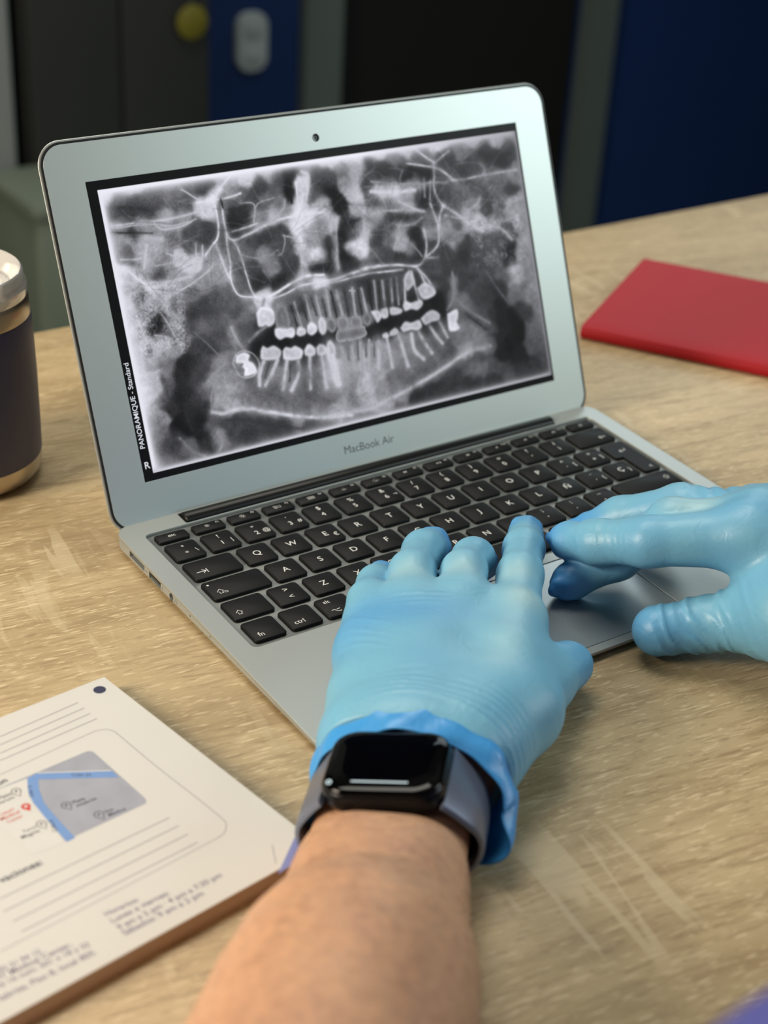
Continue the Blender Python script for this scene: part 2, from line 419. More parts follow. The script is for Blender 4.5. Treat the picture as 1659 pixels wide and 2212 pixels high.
o = obj('tag_disc', mesh('tag_disc', V, F, angle=40), YEL, tagy, (0, 0, 0), (math.pi/2, 0, 0))
V, F = join([box(-1.5, 1.5, -2, 1, 25, 50), box(-6, 6, -2, 7, 48, 55)])
obj('hook', mesh('hook', V, F), FRAMEM, tagy)

# ------------------------------------------------------------------ table
tab = root('table', 300, 120, FZ, 'pale oak laminate table under the laptop, notepad, tumbler and red notebook', 'table')
slab('tabletop', -900, 1500, -215, 453, -28, 0, WOOD, tab, 1.2)
TLEG = mat('grey_table_leg', (96, 98, 98), .45, .5); add_noise(TLEG, 40, .1)
for x in (-850, 1450):
    for y in (-165, 400):
        slab('leg', x-25, x+25, y-25, y+25, FZ, -28, TLEG, tab, 3)

# ------------------------------------------------------------------ laptop
TILT = math.radians(1.7)
lap = empty('laptop', M(0, 0, 4.2), 'open silver laptop with black keyboard showing a dental x-ray', 'laptop', rot=(TILT, 0, 0))
W_, D_ = 299.6, 191.0
rim = rrect(W_, D_, (9, 9, 8, 8), 10, W_/2, D_/2)
PX, PY, KX, KY = 18.981, 18.232, 12.35, 76.46
recess = rrect(278.6, 105.0, 3, 6, 150, KY+50.6)
pad_hole = rrect(104.4, 63.6, 3.5, 6, 150, 36.4)
notch = rrect(233, 9.6, .8, 3, 150.5, 185.2)
base = join([plate([rim, recess, pad_hole, notch], -1.5, 0, .25)])
deck = obj('deck', mesh('deck', *base, angle=35), ALU, lap)
obj('keyboard_tray', mesh('keyboard_tray', *plate([recess], -2.6, -1.5)), ALU, deck)
def thick(y): return 2.0+4.7*np.clip(y/140, 0, 1)
def inset(d): return rrect(W_-2*d, D_-2*d, 9 if d < 2 else 12, 10, W_/2, D_/2)
r0 = inset(.1)
bz = lambda y: -(4.2+y*math.tan(TILT))
rings = [ring(r0, -1.5), ring(inset(0), -1.5-0*r0[:, 1]), ring(inset(0), -thick(r0[:, 1])+.4), ring(inset(.5), -thick(r0[:, 1]))]
for d, f in ((7, .45), (18, .8), (30, .92)):
    q = inset(d); top = -thick(q[:, 1]); rings.append(ring(q, top+(bz(q[:, 1])+.7-top)*f))
V, F = loft(rings)
shell = obj('bottom_shell', fix_normals(mesh('bottom_shell', V, F, angle=50)), ALU, lap)
cutters = [box(-5, 9, 157.6, 173, -4.9, -1.9), box(-5, 14, 141.2, 152.9, -5.3, -1.9)]
aa = np.arange(24)*2*math.pi/24
cutters.append(loft([np.c_[np.full(24, x), 130.7+1.9*np.cos(aa), -3.3+1.9*np.sin(aa)] for x in (-5, 12)]))
cme = fix_normals(mesh('cut', *join(cutters), smooth=False)); cob = obj('cut', cme, None, lap)
bo = shell.modifiers.new('ports', 'BOOLEAN'); bo.object = cob; bo.operation = 'DIFFERENCE'; bo.solver = 'EXACT'
bpy.context.view_layer.update()
new = bpy.data.meshes.new_from_object(shell.evaluated_get(bpy.context.evaluated_depsgraph_get()))
shell.modifiers.clear()
new.materials.clear(); new.materials.append(ALU); shell.data = new; new.name = 'bottom_shell'
new.set_sharp_from_angle(angle=math.radians(40)); bpy.data.objects.remove(cob)
obj('power_port', mesh('power_port', *join([box(5, 8.6, 158.2, 172.4, -4.6, -2.2)]+[box(3.2, 5, 161+i*2, 161.8+i*2, -3.7, -3.0) for i in range(5)]), smooth=False), DARKHOLE, shell)
obj('usb_port', mesh('usb_port', *join([box(9, 13.6, 141.7, 152.4, -5.0, -2.3), box(1.0, 9.5, 142.5, 151.6, -4.9, -4.2)]), smooth=False), DARKHOLE, shell)
V, F = loft([np.c_[np.full(24, x), 130.7+r*np.cos(aa), -3.3+r*np.sin(aa)] for x, r in ((.12, 1.9), (.02, 2.15), (.05, 2.4), (.3, 2.4))], False, False)
V2, F2 = loft([np.c_[np.full(24, x), 130.7+1.85*np.cos(aa), -3.3+1.85*np.sin(aa)] for x in (8, 11.8)])
obj('headphone_jack', mesh('headphone_jack', *join([(V, F), (V2, F2)])), DARKHOLE, shell)
for y in (112.6, 94.3):
    V, F = loft([np.c_[np.full(24, x), y+.42*np.cos(aa), -2.7+.42*np.sin(aa)] for x in (-.03, .3)])
    obj('microphone_hole', mesh('microphone_hole', V, F), RUBBER, shell)
def on_side(vf, y, z): return np.c_[np.full(len(vf[0]), -.04), y-np.asarray(vf[0])[:, 0], z+np.asarray(vf[0])[:, 1]], vf[1]
marks = [on_side(line([(-.9, 0), (.9, 0)], .25), 155.4, -3.1), on_side(line([(-.9, -.5), (.9, -.5)], .2), 155.4, -3.1),
         on_side(line([(0, -1.3), (0, 1.2)], .25), 139.2, -3.4), on_side(line([(-.6, .2), (0, -.5), (.6, .2)], .22), 139.2, -3.4),
         on_side(line([(math.cos(t)*.9, math.sin(t)*.9) for t in np.linspace(0, math.pi, 9)], .25), 126.3, -3.2),
         on_side(line([(-.9, 0), (-.9, -.9)], .45), 126.3, -3.2), on_side(line([(.9, 0), (.9, -.9)], .45), 126.3, -3.2)]
obj('port_symbols', mesh('port_symbols', *join(marks), smooth=False), LOGO, shell)
for x in (18, 282):
    for y in (18, 172):
        z = bz(y); V, F = lathe([(1, 0), (6.2, 0), (6.8, .4), (6.8, 1.6), (1, 1.6)], 24)
        obj('rubber_foot', mesh('rubber_foot', np.asarray(V)+np.array([x, y, z+.08]), F, angle=40), RUBBER, shell)
obj('trackpad', mesh('trackpad', *plate([rrect(103.6, 62.8, 3.2, 6, 150, 36.4)], -1.3, -.12, .2), angle=35), mat('trackpad_glass', (180, 187, 188), .30, .6), lap)
# keys
def key_mesh(name, w, d, r=1.9, cx=0.0, cy=0.0):
    R = [(0, -2.2, r), (0, -1.0, r), (0, -.25, r), (.18, .05, r), (.5, .22, r-.2)]
    return mesh(name, *loft([ring(rrect(w-2*i, d-2*i, max(q-i*.5, .3), 5, cx, cy), z) for i, z, q in R]), angle=50)
ZL = .26
def T(s, x, y, size, b=0.0):
    V, F = text(s, size, 'CENTER', b); c = (V[:, 1].max()+V[:, 1].min())/2
    return V+np.array([x, y-c, ZL]), F
def L_(P, w, x=0, y=0, closed=False): return shift(line(P, w, ZL, closed), x, y)
def shiftarrow(x, y, k=1.0, cap=False):
    P = np.array([(0, 1.7), (1.7, -.1), (.8, -.1), (.8, -1.5), (-.8, -1.5), (-.8, -.1), (-1.7, -.1)])*k
    out = [L_(P, .32, x, y, True)]
    if cap: out.append(L_([(-.7, -.5), (.7, -.5), (.7, .5), (-.7, .5)], .3, x+2.2*k, y-1.2, True))
    return out
gap = 2.9; kw, kd = PX-gap, PY-gap
rows = []
def key(col, width, row, legends, h=1.0, label=None, me=None, yo=0.0):
    cx = KX+(col+width/2)*PX; cy = KY+(row+.5)*PY+yo
    if me is None:
        ck = (round(width, 3), h)
        if ck not in key.cache: key.cache[ck] = key_mesh('key', width*PX-gap, h*PY-gap, 1.9 if h > .8 else 1.6)
        me = key.cache[ck]
    k = obj('key', me, None, lap, (cx/1000, cy/1000, 0))
    if not me.materials: me.materials.append(KEYM)
    if label: k['label'] = label
    if legends: obj('key_legend', mesh('key_legend', *join(legends), smooth=False), LEGEND, k)
    return k
key.cache = {}
S1 = 5.0
def letter(c): return [T(c, 0, 0, 5.4)]
def trio(top, low, alt=None):
    o = [T(top, .2, 3.7, 4.4), T(low, -.2, -2.0, 4.6)]
    if alt: o.append(T(alt, 5.2, -1.8, 4.0))
    return o
num = [trio('ª', 'º', '\\'), trio('!', '1', '|'), trio('"', '2', '@'), trio('·', '3', '#'), trio('$', '4'), trio('%', '5'), trio('&', '6', '¬'),
       trio('/', '7'), trio('(', '8'), trio(')', '9'), trio('=', '0'), trio('?', "'"), trio('¿', '¡')]
for i, l in enumerate(num): key(i, 1, 4, l)
key(13, 1.5, 4, [L_([(8.5, -2.5), (4.2, -2.5)], .4), L_([(5.6, -1.3), (4.2, -2.5), (5.6, -3.7)], .4)])
key(0, 1.5, 3, [L_([(-9.6, -2.0), (-4.6, -2.0)], .42), L_([(-6.4, -.6), (-4.7, -2.0), (-6.4, -3.4)], .42), L_([(-4.1, -.4), (-4.1, -3.6)], .42)])
for i, c in enumerate('QWERTYUIOP'):
    key(1.5+i, 1, 3, letter(c)+([T('€', 4.9, -2.2, 4.2)] if c == 'E' else []))
key(11.5, 1, 3, trio('^', '`', '[')); key(12.5, 1, 3, trio('*', '+', ']'))
dot = shift(poly([(math.cos(t)*.55, math.sin(t)*.55) for t in np.linspace(0, 2*math.pi, 14)[:-1]], ZL), -12.6, 4.6)
key(0, 1.75, 2, [dot]+shiftarrow(-9.6, -2.2, 1.05, True))
for i, c in enumerate('ASDFGHJKLÑ'): key(1.75+i, 1, 2, letter(c))
key(11.75, 1, 2, trio('¨', '´', '{')); key(12.75, 1, 2, [T('Ç', 0, 0, 5.2), T('}', 5, -1.5, 4)])
# return key: one L shaped cap over two rows
x0, x1, xs = KX+13.5*PX+gap/2, KX+14.5*PX-gap/2, KX+13.75*PX+gap/2
yt, ym, yb = KY+4*PY-gap/2, KY+3*PY+gap/2, KY+2*PY+gap/2
Lk = np.array([(x0+1.2, yt), (x0, yt-1.2), (x0, ym+1.2), (x0+1.2, ym), (xs, ym), (xs, yb+1.2), (xs+1.2, yb), (x1-1.2, yb), (x1, yb+1.2), (x1, yt-1.2), (x1-1.2, yt)])[::-1]
cxk, cyk = (x0+x1)/2, (yt+yb)/2
V, F = plate([Lk-np.array([cxk, cyk])], -2.2, .22, .4)
k = obj('key', mesh('key', V, F, angle=50), KEYM, lap, (cxk/1000, cyk/1000, 0), label='tall angled return key')
obj('key_legend', mesh('key_legend', *join([L_([(3, 9), (3, 7.2), (-1, 7.2)], .4), L_([(.2, 8.4), (-1, 7.2), (.2, 6)], .4), L_([(4.4, -12), (2.8, -12.9), (4.4, -13.8)], .4)]), smooth=False), LEGEND, k)
key(0, 1.25, 1, shiftarrow(-5.6, -2.6))
key(1.25, 1, 1, [T('>', .2, 3.4, 4.6), T('<', .2, -2.4, 4.6)])
for i, c in enumerate('ZXCVBNM'): key(2.25+i, 1, 1, letter(c))
key(9.25, 1, 1, trio(';', ',')); key(10.25, 1, 1, trio(':', '.')); key(11.25, 1, 1, trio('_', '-'))
key(12.25, 2.25, 1, shiftarrow(14.6, 1.4))
key(0, 1, 0, [T('fn', -3.2, -3.4, 4.2)]); key(1, 1, 0, [T('ctrl', -2.4, -3.2, 4.0)])
opt = lambda: [L_([(-2.2, .8), (-.8, .8), (.6, -1.0), (2.2, -1.0)], .36, -2, -3.6), L_([(.5, .8), (2.2, .8)], .36, -2, -3.6)]
key(2, 1, 0, [T('alt', -3, 4.2, 3.4)]+opt())
key(3, 1.25, 0, [T('cmd', -3.5, -3.6, 3.6)])
key(4.25, 5, 0, None, label='blank space bar')
key(9.25, 1.25, 0, [T('cmd', 3, -3.6, 3.6)]); key(10.5, 1, 0, [T('alt', 3, 4.2, 3.4)]+opt())
tri = [(0, 1), (-.95, -.6), (.95, -.6)]
def arrow(a): c, s = math.cos(a), math.sin(a); return [poly([(x*c-y*s, x*s+y*c) for x, y in tri], ZL)]
for c, r, a in ((11.5, 0, math.pi/2), (13.5, 0, -math.pi/2), (12.5, 0, math.pi), (12.5, .5, 0)):
    key(c, 1, r-.25 if r == 0 else r-.25, arrow(a), .56)
# function row
FW = 14.5/14
def rect(x, y, w, h): return L_([(-w/2, -h/2), (w/2, -h/2), (w/2, h/2), (-w/2, h/2)], .22, x, y, True)
def sun(k): return [L_([(math.cos(t)*.55*k, math.sin(t)*.55*k) for t in np.linspace(0, 2*math.pi, 9)[:-1]], .22, -.6, .4, True)]+[L_([(math.cos(t)*.9*k, math.sin(t)*.9*k), (math.cos(t)*1.35*k, math.sin(t)*1.35*k)], .2, -.6, .4) for t in np.linspace(0, 2*math.pi, 9)[:-1]]
def dots(n, r=1.6): return [L_([(math.cos(t)*r-.15, math.sin(t)*r), (math.cos(t)*r+.15, math.sin(t)*r)], .3, -.6, -.4) for t in np.linspace(.1, math.pi-.1, n)]+[L_([(-.8, 0), (.8, 0)], .3, -.6, -.6)]
def tr(d, n): return [poly([(-.6+d*(j*1.1)+d*.9, .4), (-.6+d*(j*1.1), 1.1), (-.6+d*(j*1.1), -.3)][::d], ZL) for j in range(n)]
def spk(n): return [poly([(-1.2, .1), (-.4, .1), (.3, .8), (.3, -.8), (-.4, -.1)][::-1], ZL)]+[L_([(.7+j*.6, -.5-j*.2), (.9+j*.6, 0), (.7+j*.6, .5+j*.2)], .2) for j in range(n)]
icons = [None, sun(.9), sun(1.2), [rect(-1.6, .8, 1.6, .9), rect(-1.6, -.5, 1.0, .8), rect(.6, .2, 1.5, 1.6)],
         [rect(-1.8+1.4*i, -.5+1.3*j, .9, .8) for i in range(3) for j in range(2)], dots(3, 1.2), dots(5),
         tr(-1, 2), tr(1, 1)+[L_([(1.2, -.3), (1.2, 1.1)], .25), L_([(1.8, -.3), (1.8, 1.1)], .25)], tr(1, 2), spk(0), spk(1), spk(2), [L_([(-1, -.9), (1, -.9)], .25), L_([(-1, -.3), (0, .9), (1, -.3)], .25, closed=True)]]
for i in range(14):
    lg = [T('esc', 0, .3, 3.1)] if i == 0 else icons[i]+([T('F%d' % i, 5.6, 1.6, 1.9)] if i < 13 else [])
    key(i*FW, FW, 4.78, lg, .56)
# hinge and lid
aa2 = np.arange(28)*2*math.pi/28
V, F = loft([np.c_[np.full(28, x), 185.6+r*np.cos(aa2), -1.2+r*.8*np.sin(aa2)] for x, r in ((35, 3.6), (35.6, 4.2), (266.4, 4.2), (267, 3.6))])
obj('hinge', mesh('hinge', V, F, angle=40), mat('black_hinge_plastic', (12, 13, 14), .36, Specular_IOR_Level=.35), lap, label='long black hinge barrel')
lid = empty('lid', (0, 0, 0), '', ''); del lid['label']; del lid['category']
bpy.data.objects.remove(lid)
TH = 1.147874; HY, HZ, SX, SY = 189.097, -3.981, 20.907, 22.64
LROT = (TH, 0, 0); LLOC = (0, HY/1000, HZ/1000)
LWD, LHT = 300.0, 187.6
def lrect(d, r, lo=0.0): return rrect(LWD-2*d, LHT-2*d-lo, r, 10, LWD/2-.2, LHT/2+lo/2)
R = [(9, -5.2, 9), (3.5, -4.6, 11), (.9, -3.0, 12), (.15, -1.6, 12.2), (0, -.9, 12.2), (.3, -.55, 12), (.9, -.45, 11.6)]
lidshell = obj('lid', mesh('lid', *loft([ring(lrect(i, q), z) for i, z, q in R]), angle=50), ALU, lap, LLOC, LROT)
obj('gasket', mesh('gasket', *plate([lrect(1.0, 11.3), lrect(2.1, 10.3)[::-1]], -.5, -.02, .12), angle=40), RUBBER, lidshell)
scr = np.array([(SX, SY), (SX+256.8, SY), (SX+256.8, SY+144.4), (SX, SY+144.4)])
obj('bezel', mesh('bezel', *plate([lrect(2.15, 10.3), scr[::-1]], -.5, .0, .06), angle=40), ALU_LID, lidshell)
V, F = lathe([(.2, -.2), (1.9, -.2), (2.05, .03), (1.75, .06), (1.6, .0), (.8, .02), (.2, .03)], 28)
obj('webcam', mesh('webcam', np.asarray(V)+np.array([149.2, 173.2, 0]), F, angle=40), LENS, lidshell)
obj('lettering', mesh('lettering', *text_fit('MacBook Air', (134.0, 11.6), (165.2, 11.6), .03), smooth=False), LOGO, lidshell)
# the screen and the radiograph on it
XR_GRAY = ("95 1377 200 206 1389 170 159 1342 95 120 1295 75 224 1307 80 338 1319 90 450 1317 110 529 1334 85 606 1337 65 478 1273 100 288 1259 85 178 1261 70 134 1227 130 239 1206 1"
    "50 352 1210 165 461 1194 140 583 1225 190 577 1273 215 648 1277 220 688 1245 110 199 1188 70 307 1176 130 416 1160 130 530 1158 90 586 1129 75 484 1123 80 156 1158 150 26"
    "3 1142 165 376 1112 110 476 1084 100 109 1112 130 139 1081 105 210 1070 160 288 1085 165 333 1051 130 388 1029 190 458 998 200 232 1000 160 277 965 90 348 981 140 410 951"
    " 150 87 1009 220 140 981 190 140 914 160 98 854 200 166 862 110 226 900 190 288 910 185 233 831 150 355 872 160 426 846 120 514 900 140 558 928 150 456 772 85 565 775 95 "
    "617 835 110 608 906 150 641 762 100 675 735 90 761 1331 150 847 1368 190 966 1360 170 791 1286 100 915 1311 70 1017 1333 75 1083 1338 25 1090 1253 25 988 1274 100 862 124"
    "9 80 938 1225 110 771 1192 60 763 1152 45 795 1120 80 879 1136 130 966 1165 160 1017 1214 130 1042 1141 150 905 1069 70 823 1060 80 987 1071 80 930 995 90 773 1012 110 88"
    "4 967 140 792 912 80 909 893 130 817 838 60 934 818 50 1033 1015 90 996 915 80 1010 863 70 1154 1280 210 1121 1200 200 1094 1112 220 1159 1103 220 1081 1008 200 1192 1063"
    " 140 1146 999 150 1164 925 220 1165 1010 170 1258 1302 80 1226 1228 90 1246 1162 200 1112 918 170 1184 857 60 1061 834 150 1179 793 215 837 743 200 916 729 110 996 716 12"
    "0 1076 702 120 1154 711 130 1344 1372 185 1489 1379 180 1636 1385 190 1837 1394 175 2041 1395 190 2251 1396 165 2411 1395 160 2514 1367 120 2494 1318 70 2342 1319 60 2438"
    " 1257 55 2186 1337 110 2228 1282 80 2076 1308 70 2087 1257 80 2162 1215 70 1877 1340 90 1728 1350 110 1580 1352 60 1670 1308 60 1810 1258 35 1660 1261 60 1889 1249 40 176"
    "6 1288 70 1549 1291 80 1539 1244 70 1382 1328 120 1328 1295 80 1325 1231 25 1355 1147 30 1283 1261 60 1248 1226 90 1415 1252 140 1487 1275 170 1508 1328 160 1452 1199 190"
    " 1455 1118 170 1259 1145 170 1257 1177 140 1652 1221 140 1693 1175 190 1617 1193 180 1792 1170 150 1850 1204 130 1571 1159 90 1664 1130 120 1778 1098 150 1845 1131 60 188"
    "0 1101 40 1948 1084 60 1740 1112 140 1579 1101 150 1669 1056 70 1745 1037 60 1806 1037 70 1611 1015 90 1550 1056 140 1718 1000 130 1780 1007 110 1550 958 75 1625 939 110 "
    "1684 930 165 1697 895 165 1752 871 120 1796 939 40 1815 878 45 1582 871 80 1531 863 110 1672 825 60 1769 801 60 1543 828 60 1383 1047 60 1343 996 30 1332 893 25 1350 842 "
    "60 1411 995 100 1448 941 205 1396 924 190 1486 984 180 1464 1019 140 1299 1059 180 1301 978 130 1285 900 170 1243 1067 140 1200 993 130 1193 914 190 1241 963 60 1239 907 "
    "40 1190 851 35 1165 871 50 1914 1013 110 1886 926 130 1986 961 140 2041 869 140 2014 890 130 1891 850 70 1979 820 70 2087 837 65 2083 761 55 2162 783 80 2115 705 90 2196 "
    "847 90 2240 797 90 2284 748 100 2350 807 80 2395 757 40 2392 852 90 2385 706 60 2395 644 170 2396 592 150 2476 718 140 2514 800 150 2514 625 130 2506 931 150 2439 983 150"
    " 2501 1018 145 2365 993 100 2282 1013 75 2294 1071 85 2378 1060 110 2200 1033 130 2144 1125 110 2104 1079 100 2221 1140 90 2327 1135 110 2473 1099 70 2419 1157 110 2506 1"
    "155 130 2325 956 150 2214 938 175 2146 973 165 2067 1000 100 2058 1060 80 1958 713 70 1857 679 60 1890 741 80 1883 599 30 1839 589 20 1996 639 130 1949 562 110 2044 614 7"
    "0 2090 581 80 2139 556 70 2206 622 60 2252 580 55 2296 530 45 2283 462 35 2247 667 80 2300 659 100 2360 519 110 2439 524 110 2489 498 120 2520 422 120 2390 444 70 2027 53"
    "2 110 2071 482 90 87 848 200 120 775 190 104 815 170 168 804 120 120 699 190 124 638 190 190 830 190 274 831 170 352 803 120 221 742 50 205 706 40 317 755 150 265 711 100"
    " 350 711 150 220 658 180 251 606 150 177 612 170 193 648 190 134 567 180 156 517 160 218 528 125 242 485 130 318 602 140 347 658 130 429 759 70 454 677 110 388 689 80 515"
    " 760 80 561 768 90 593 715 110 509 691 100 530 625 90 439 603 80 381 575 80 473 558 75 565 580 100 614 602 130 667 600 90 569 516 130 502 490 130 451 499 85 395 479 80 35"
    "3 526 60 324 508 45 296 459 50 216 444 90 136 460 190 116 486 200 91 407 210 142 412 170 179 389 90 126 338 160 130 276 130 130 198 110 211 337 60 267 364 45 308 395 55 3"
    "48 418 80 348 340 70 316 268 55 260 249 35 285 204 30 343 231 45 372 288 60 424 371 130 476 408 150 401 345 110 228 177 60 171 151 80 122 122 90 251 125 110 286 86 110 34"
    "3 152 45 331 92 70 386 64 50 137 72 100 86 68 140 237 58 75 321 47 90 485 328 150 557 329 150 524 383 150 606 351 140 639 297 130 545 276 160 652 358 110 682 288 110 773 "
    "286 105 857 245 105 941 203 110 1037 209 110 1130 198 120 736 325 100 830 339 120 996 241 90 760 224 120 892 189 120 1025 153 130 1117 135 140 1189 153 150 460 207 85 571"
    " 183 80 696 133 75 823 82 70 961 69 80 877 119 130 1057 73 90 401 179 100 427 134 130 444 91 130 512 116 80 594 82 70 452 42 60 585 36 60 723 46 65 385 17 110 537 23 110 "
    "718 23 120 787 571 40 738 556 40 837 594 30 868 524 35 1004 507 45 1095 491 40 1173 501 60 1224 467 110 1260 502 130 709 632 90 712 687 120 750 609 50 732 739 130 825 754"
    " 200 907 709 130 996 694 60 949 646 110 1038 671 70 1089 694 110 1159 666 120 1211 641 90 1270 647 80 1307 641 90 1027 616 120 1093 621 140 1235 797 100 1290 739 90 1346 "
    "632 90 1456 695 60 1504 688 70 1605 696 80 1255 663 120 1190 577 130 1264 564 130 1339 551 150 1408 555 110 1186 513 40 1418 504 40 1517 503 35 1601 522 40 1685 541 40 17"
    "81 558 35 1861 595 25 1905 554 35 1850 647 110 1907 621 70 2018 705 70 2058 639 70 2121 689 60 2170 664 80 2042 556 110 2145 539 75 2214 614 70 2208 529 65 2129 456 85 20"
    "58 477 110 2213 441 60 2295 471 40 2260 407 35 2340 419 25 2377 325 25 2307 250 25 2244 323 45 2200 374 85 2108 347 130 2066 406 120 2119 293 120 2004 366 120 1947 342 11"
    "0 1889 318 90 1988 283 140 2160 285 90 2245 217 40 2349 180 40 2467 212 90 2464 310 100 2447 401 70 2515 345 110 2464 486 130 2526 519 140 2397 541 110 2422 615 150 2356 "
    "617 100 2356 504 110 2315 572 60 2512 150 80 2447 109 60 2336 112 65 2256 101 80 2176 143 85 2075 180 110 2016 156 110 2085 230 80 1971 199 90 1907 143 70 1846 103 65 173"
    "9 90 60 1633 77 50 2005 98 60 2163 75 60 1210 443 120 1304 426 130 1439 367 140 1336 345 170 1237 339 150 1169 336 160 1532 333 130 1591 373 120 1630 264 110 1719 247 100"
    " 1779 287 100 1835 311 95 1561 227 110 1656 192 100 1766 222 100 1824 253 100 1487 208 120 1417 255 160 1431 177 140 1359 216 170 1304 185 180 1215 228 140 1230 159 120 1"
    "109 183 110 1095 252 120 1147 134 150 1338 112 170 1434 92 150 1522 133 130 1102 102 150 1212 71 110 1057 70 80 1477 58 90 1327 55 110")
XR_BONE = ("225 3.5 772 1384 707 1338 658 1290 631 1273;190 3 486 1346 526 1317 565 1288;225 4.5 555 1276 640 1275 717 1275 799 1288;225 5 644 1261 649 1209 646 1141 628 1089 584 105"
    "1 547 1019;195 5 91 1227 207 1224 316 1218 429 1219 522 1227 627 1253;180 3 96 1216 292 1208 391 1184 498 1189;55 3.5 71 1200 197 1179 290 1165;190 4 308 1216 324 1187 35"
    "9 1172 457 1175 531 1198;220 5 686 1238 681 1177 685 1101 714 1069 788 1083 915 1116 1041 1134 1256 1132;215 4 681 1102 675 1034 674 958 662 897 666 841 695 794 764 776;2"
    "15 5.5 617 1056 628 999 644 928 656 891;205 3.5 714 1069 730 1032 741 975 750 904 758 826 779 774;180 3 789 1241 858 1229 863 1193 844 1140;170 2.5 865 1203 898 1230 981 "
    "1240;200 4.5 714 1111 795 1120 862 1131;180 4 787 1079 873 1109 962 1145 1027 1185 1043 1225;180 2.5 999 1048 1060 1025 1079 959 1074 896 1065 833;160 2.5 999 1048 1001 1"
    "020 974 968 947 958;220 8.1 1124 1298 1112 1180 1091 1077 1089 1007;210 8.1 1168 1349 1200 1324 1168 1208;150 2.5 738 996 781 976 873 955 953 985;195 4.5 506 1079 495 101"
    "3 466 963 447 945;195 4 542 1067 524 1002 479 954;180 3 272 1010 354 1011 426 1030;190 2.5 342 1060 369 1046 406 1040;195 6.1 249 1111 229 1054 212 1009;180 10.1 250 1151"
    " 334 1125;190 4 100 1067 170 1056 207 1057;195 3 353 865 435 892 520 927 573 960;190 7.1 237 884 305 920 382 928 451 931;220 5 68 1019 124 1010 172 962 231 892;170 3 566 "
    "964 606 968 617 946;235 6.6 779 774 824 759 910 780 998 808 1086 830 1192 820;215 3.5 839 749 964 764 1052 789 1185 785;30 6.1 1085 1345 1089 1288 1080 1206;25 3.5 686 12"
    "72 689 1231;200 4.5 1867 1391 1927 1339 1981 1299;170 4 2093 1344 2024 1310 1990 1294;195 5.1 1810 1312 1917 1286 1995 1264 2050 1229 2093 1186;190 4.5 1980 1295 1972 123"
    "0 1959 1165 1973 1105 2001 1064;175 4.5 2073 1188 2167 1185 2295 1189 2524 1191;150 4.5 2286 1250 2307 1222 2295 1189;120 4.5 2188 1295 2329 1362;120 2.8 1774 1279 1751 1"
    "241 1750 1209;150 5.1 1569 1248 1760 1211 2051 1183;205 9 1559 1197 1673 1178 1832 1169;160 3.4 1904 1222 1890 1125;160 3.4 1941 1201 1921 1104;185 6.8 1722 1122 1777 109"
    "4 1822 1068 1870 1053;190 4.5 1918 1088 1935 1019 1943 951 1935 885 1906 847 1843 815;190 5.1 2001 1064 1966 1015 1948 950;195 6.8 1996 1065 2052 1028 2125 971 2198 914 2"
    "237 892;175 4.5 1996 1010 2105 978 2163 953;185 6.8 2198 914 2296 917 2365 882 2419 822;160 5.7 2129 992 2224 1046 2252 1077;190 4.5 1851 956 1854 897 1842 832 1807 787 1"
    "763 773;150 2.8 1723 925 1782 866 1813 820;140 2.8 1508 899 1531 863 1561 817;160 4.5 1661 1016 1717 996 1798 997 1854 1022;170 4 1694 1081 1773 1074 1850 1055;170 5.1 15"
    "24 1076 1606 1089 1694 1081;190 5.7 1490 1097 1477 985;160 4 1842 807 1913 800;190 5.1 1324 1088 1305 994 1290 900 1282 836;215 5.7 1131 796 1243 786 1382 804 1520 811 16"
    "37 801 1763 773;205 4 1127 776 1269 774 1465 783 1672 771;210 4.5 1370 798 1452 818 1540 812;235 1.7 1327 717 1358 709;235 1.7 1347 728 1339 699;150 4 1988 708 1987 624 1"
    "957 552 1918 512;110 4.5 2215 672 2280 559 2331 481;40 7.9 1464 1068 1355 1051 1325 975 1310 880;215 8.5 427 261 485 241 539 246 627 239 711 206 839 159 971 120 1212 82;1"
    "85 10.2 1045 106 1141 102 1335 96 1490 123 1650 159 1814 204 1961 253 2050 271 2158 273;150 4.5 473 393 435 338 427 261;150 6.8 433 413 494 452 544 482;165 7.9 615 649 63"
    "5 575 668 521;130 2.3 408 662 471 589 518 526;170 3.4 248 790 289 707 315 625;130 6.8 226 170 279 96 341 58;150 6.8 432 157 446 99 431 70;185 2.8 200 684 256 667 264 627 "
    "225 603;190 3.4 107 519 163 508 190 518;185 4.5 118 417 149 403 99 367;130 5.7 1990 667 1977 576 1932 532;135 5.7 1989 557 2060 485 2182 395;60 6.8 2036 472 2154 365;190 "
    "2.8 427 259 484 239 538 240 626 234;165 5.7 1113 158 1239 107 1367 106;60 9 1584 36 1733 57 1901 109;70 7.9 495 207 615 182 739 124 914 70;60 12.4 294 490 300 396 283 275"
    " 302 201;40 14.7 2269 449 2313 337 2331 201;60 9.1 137 1306 222 1294 305 1270;55 9 2297 1307 2388 1280 2498 1284;150 9 826 627 757 600 695 564;150 6.8 1321 174 1267 151 1"
    "291 121")
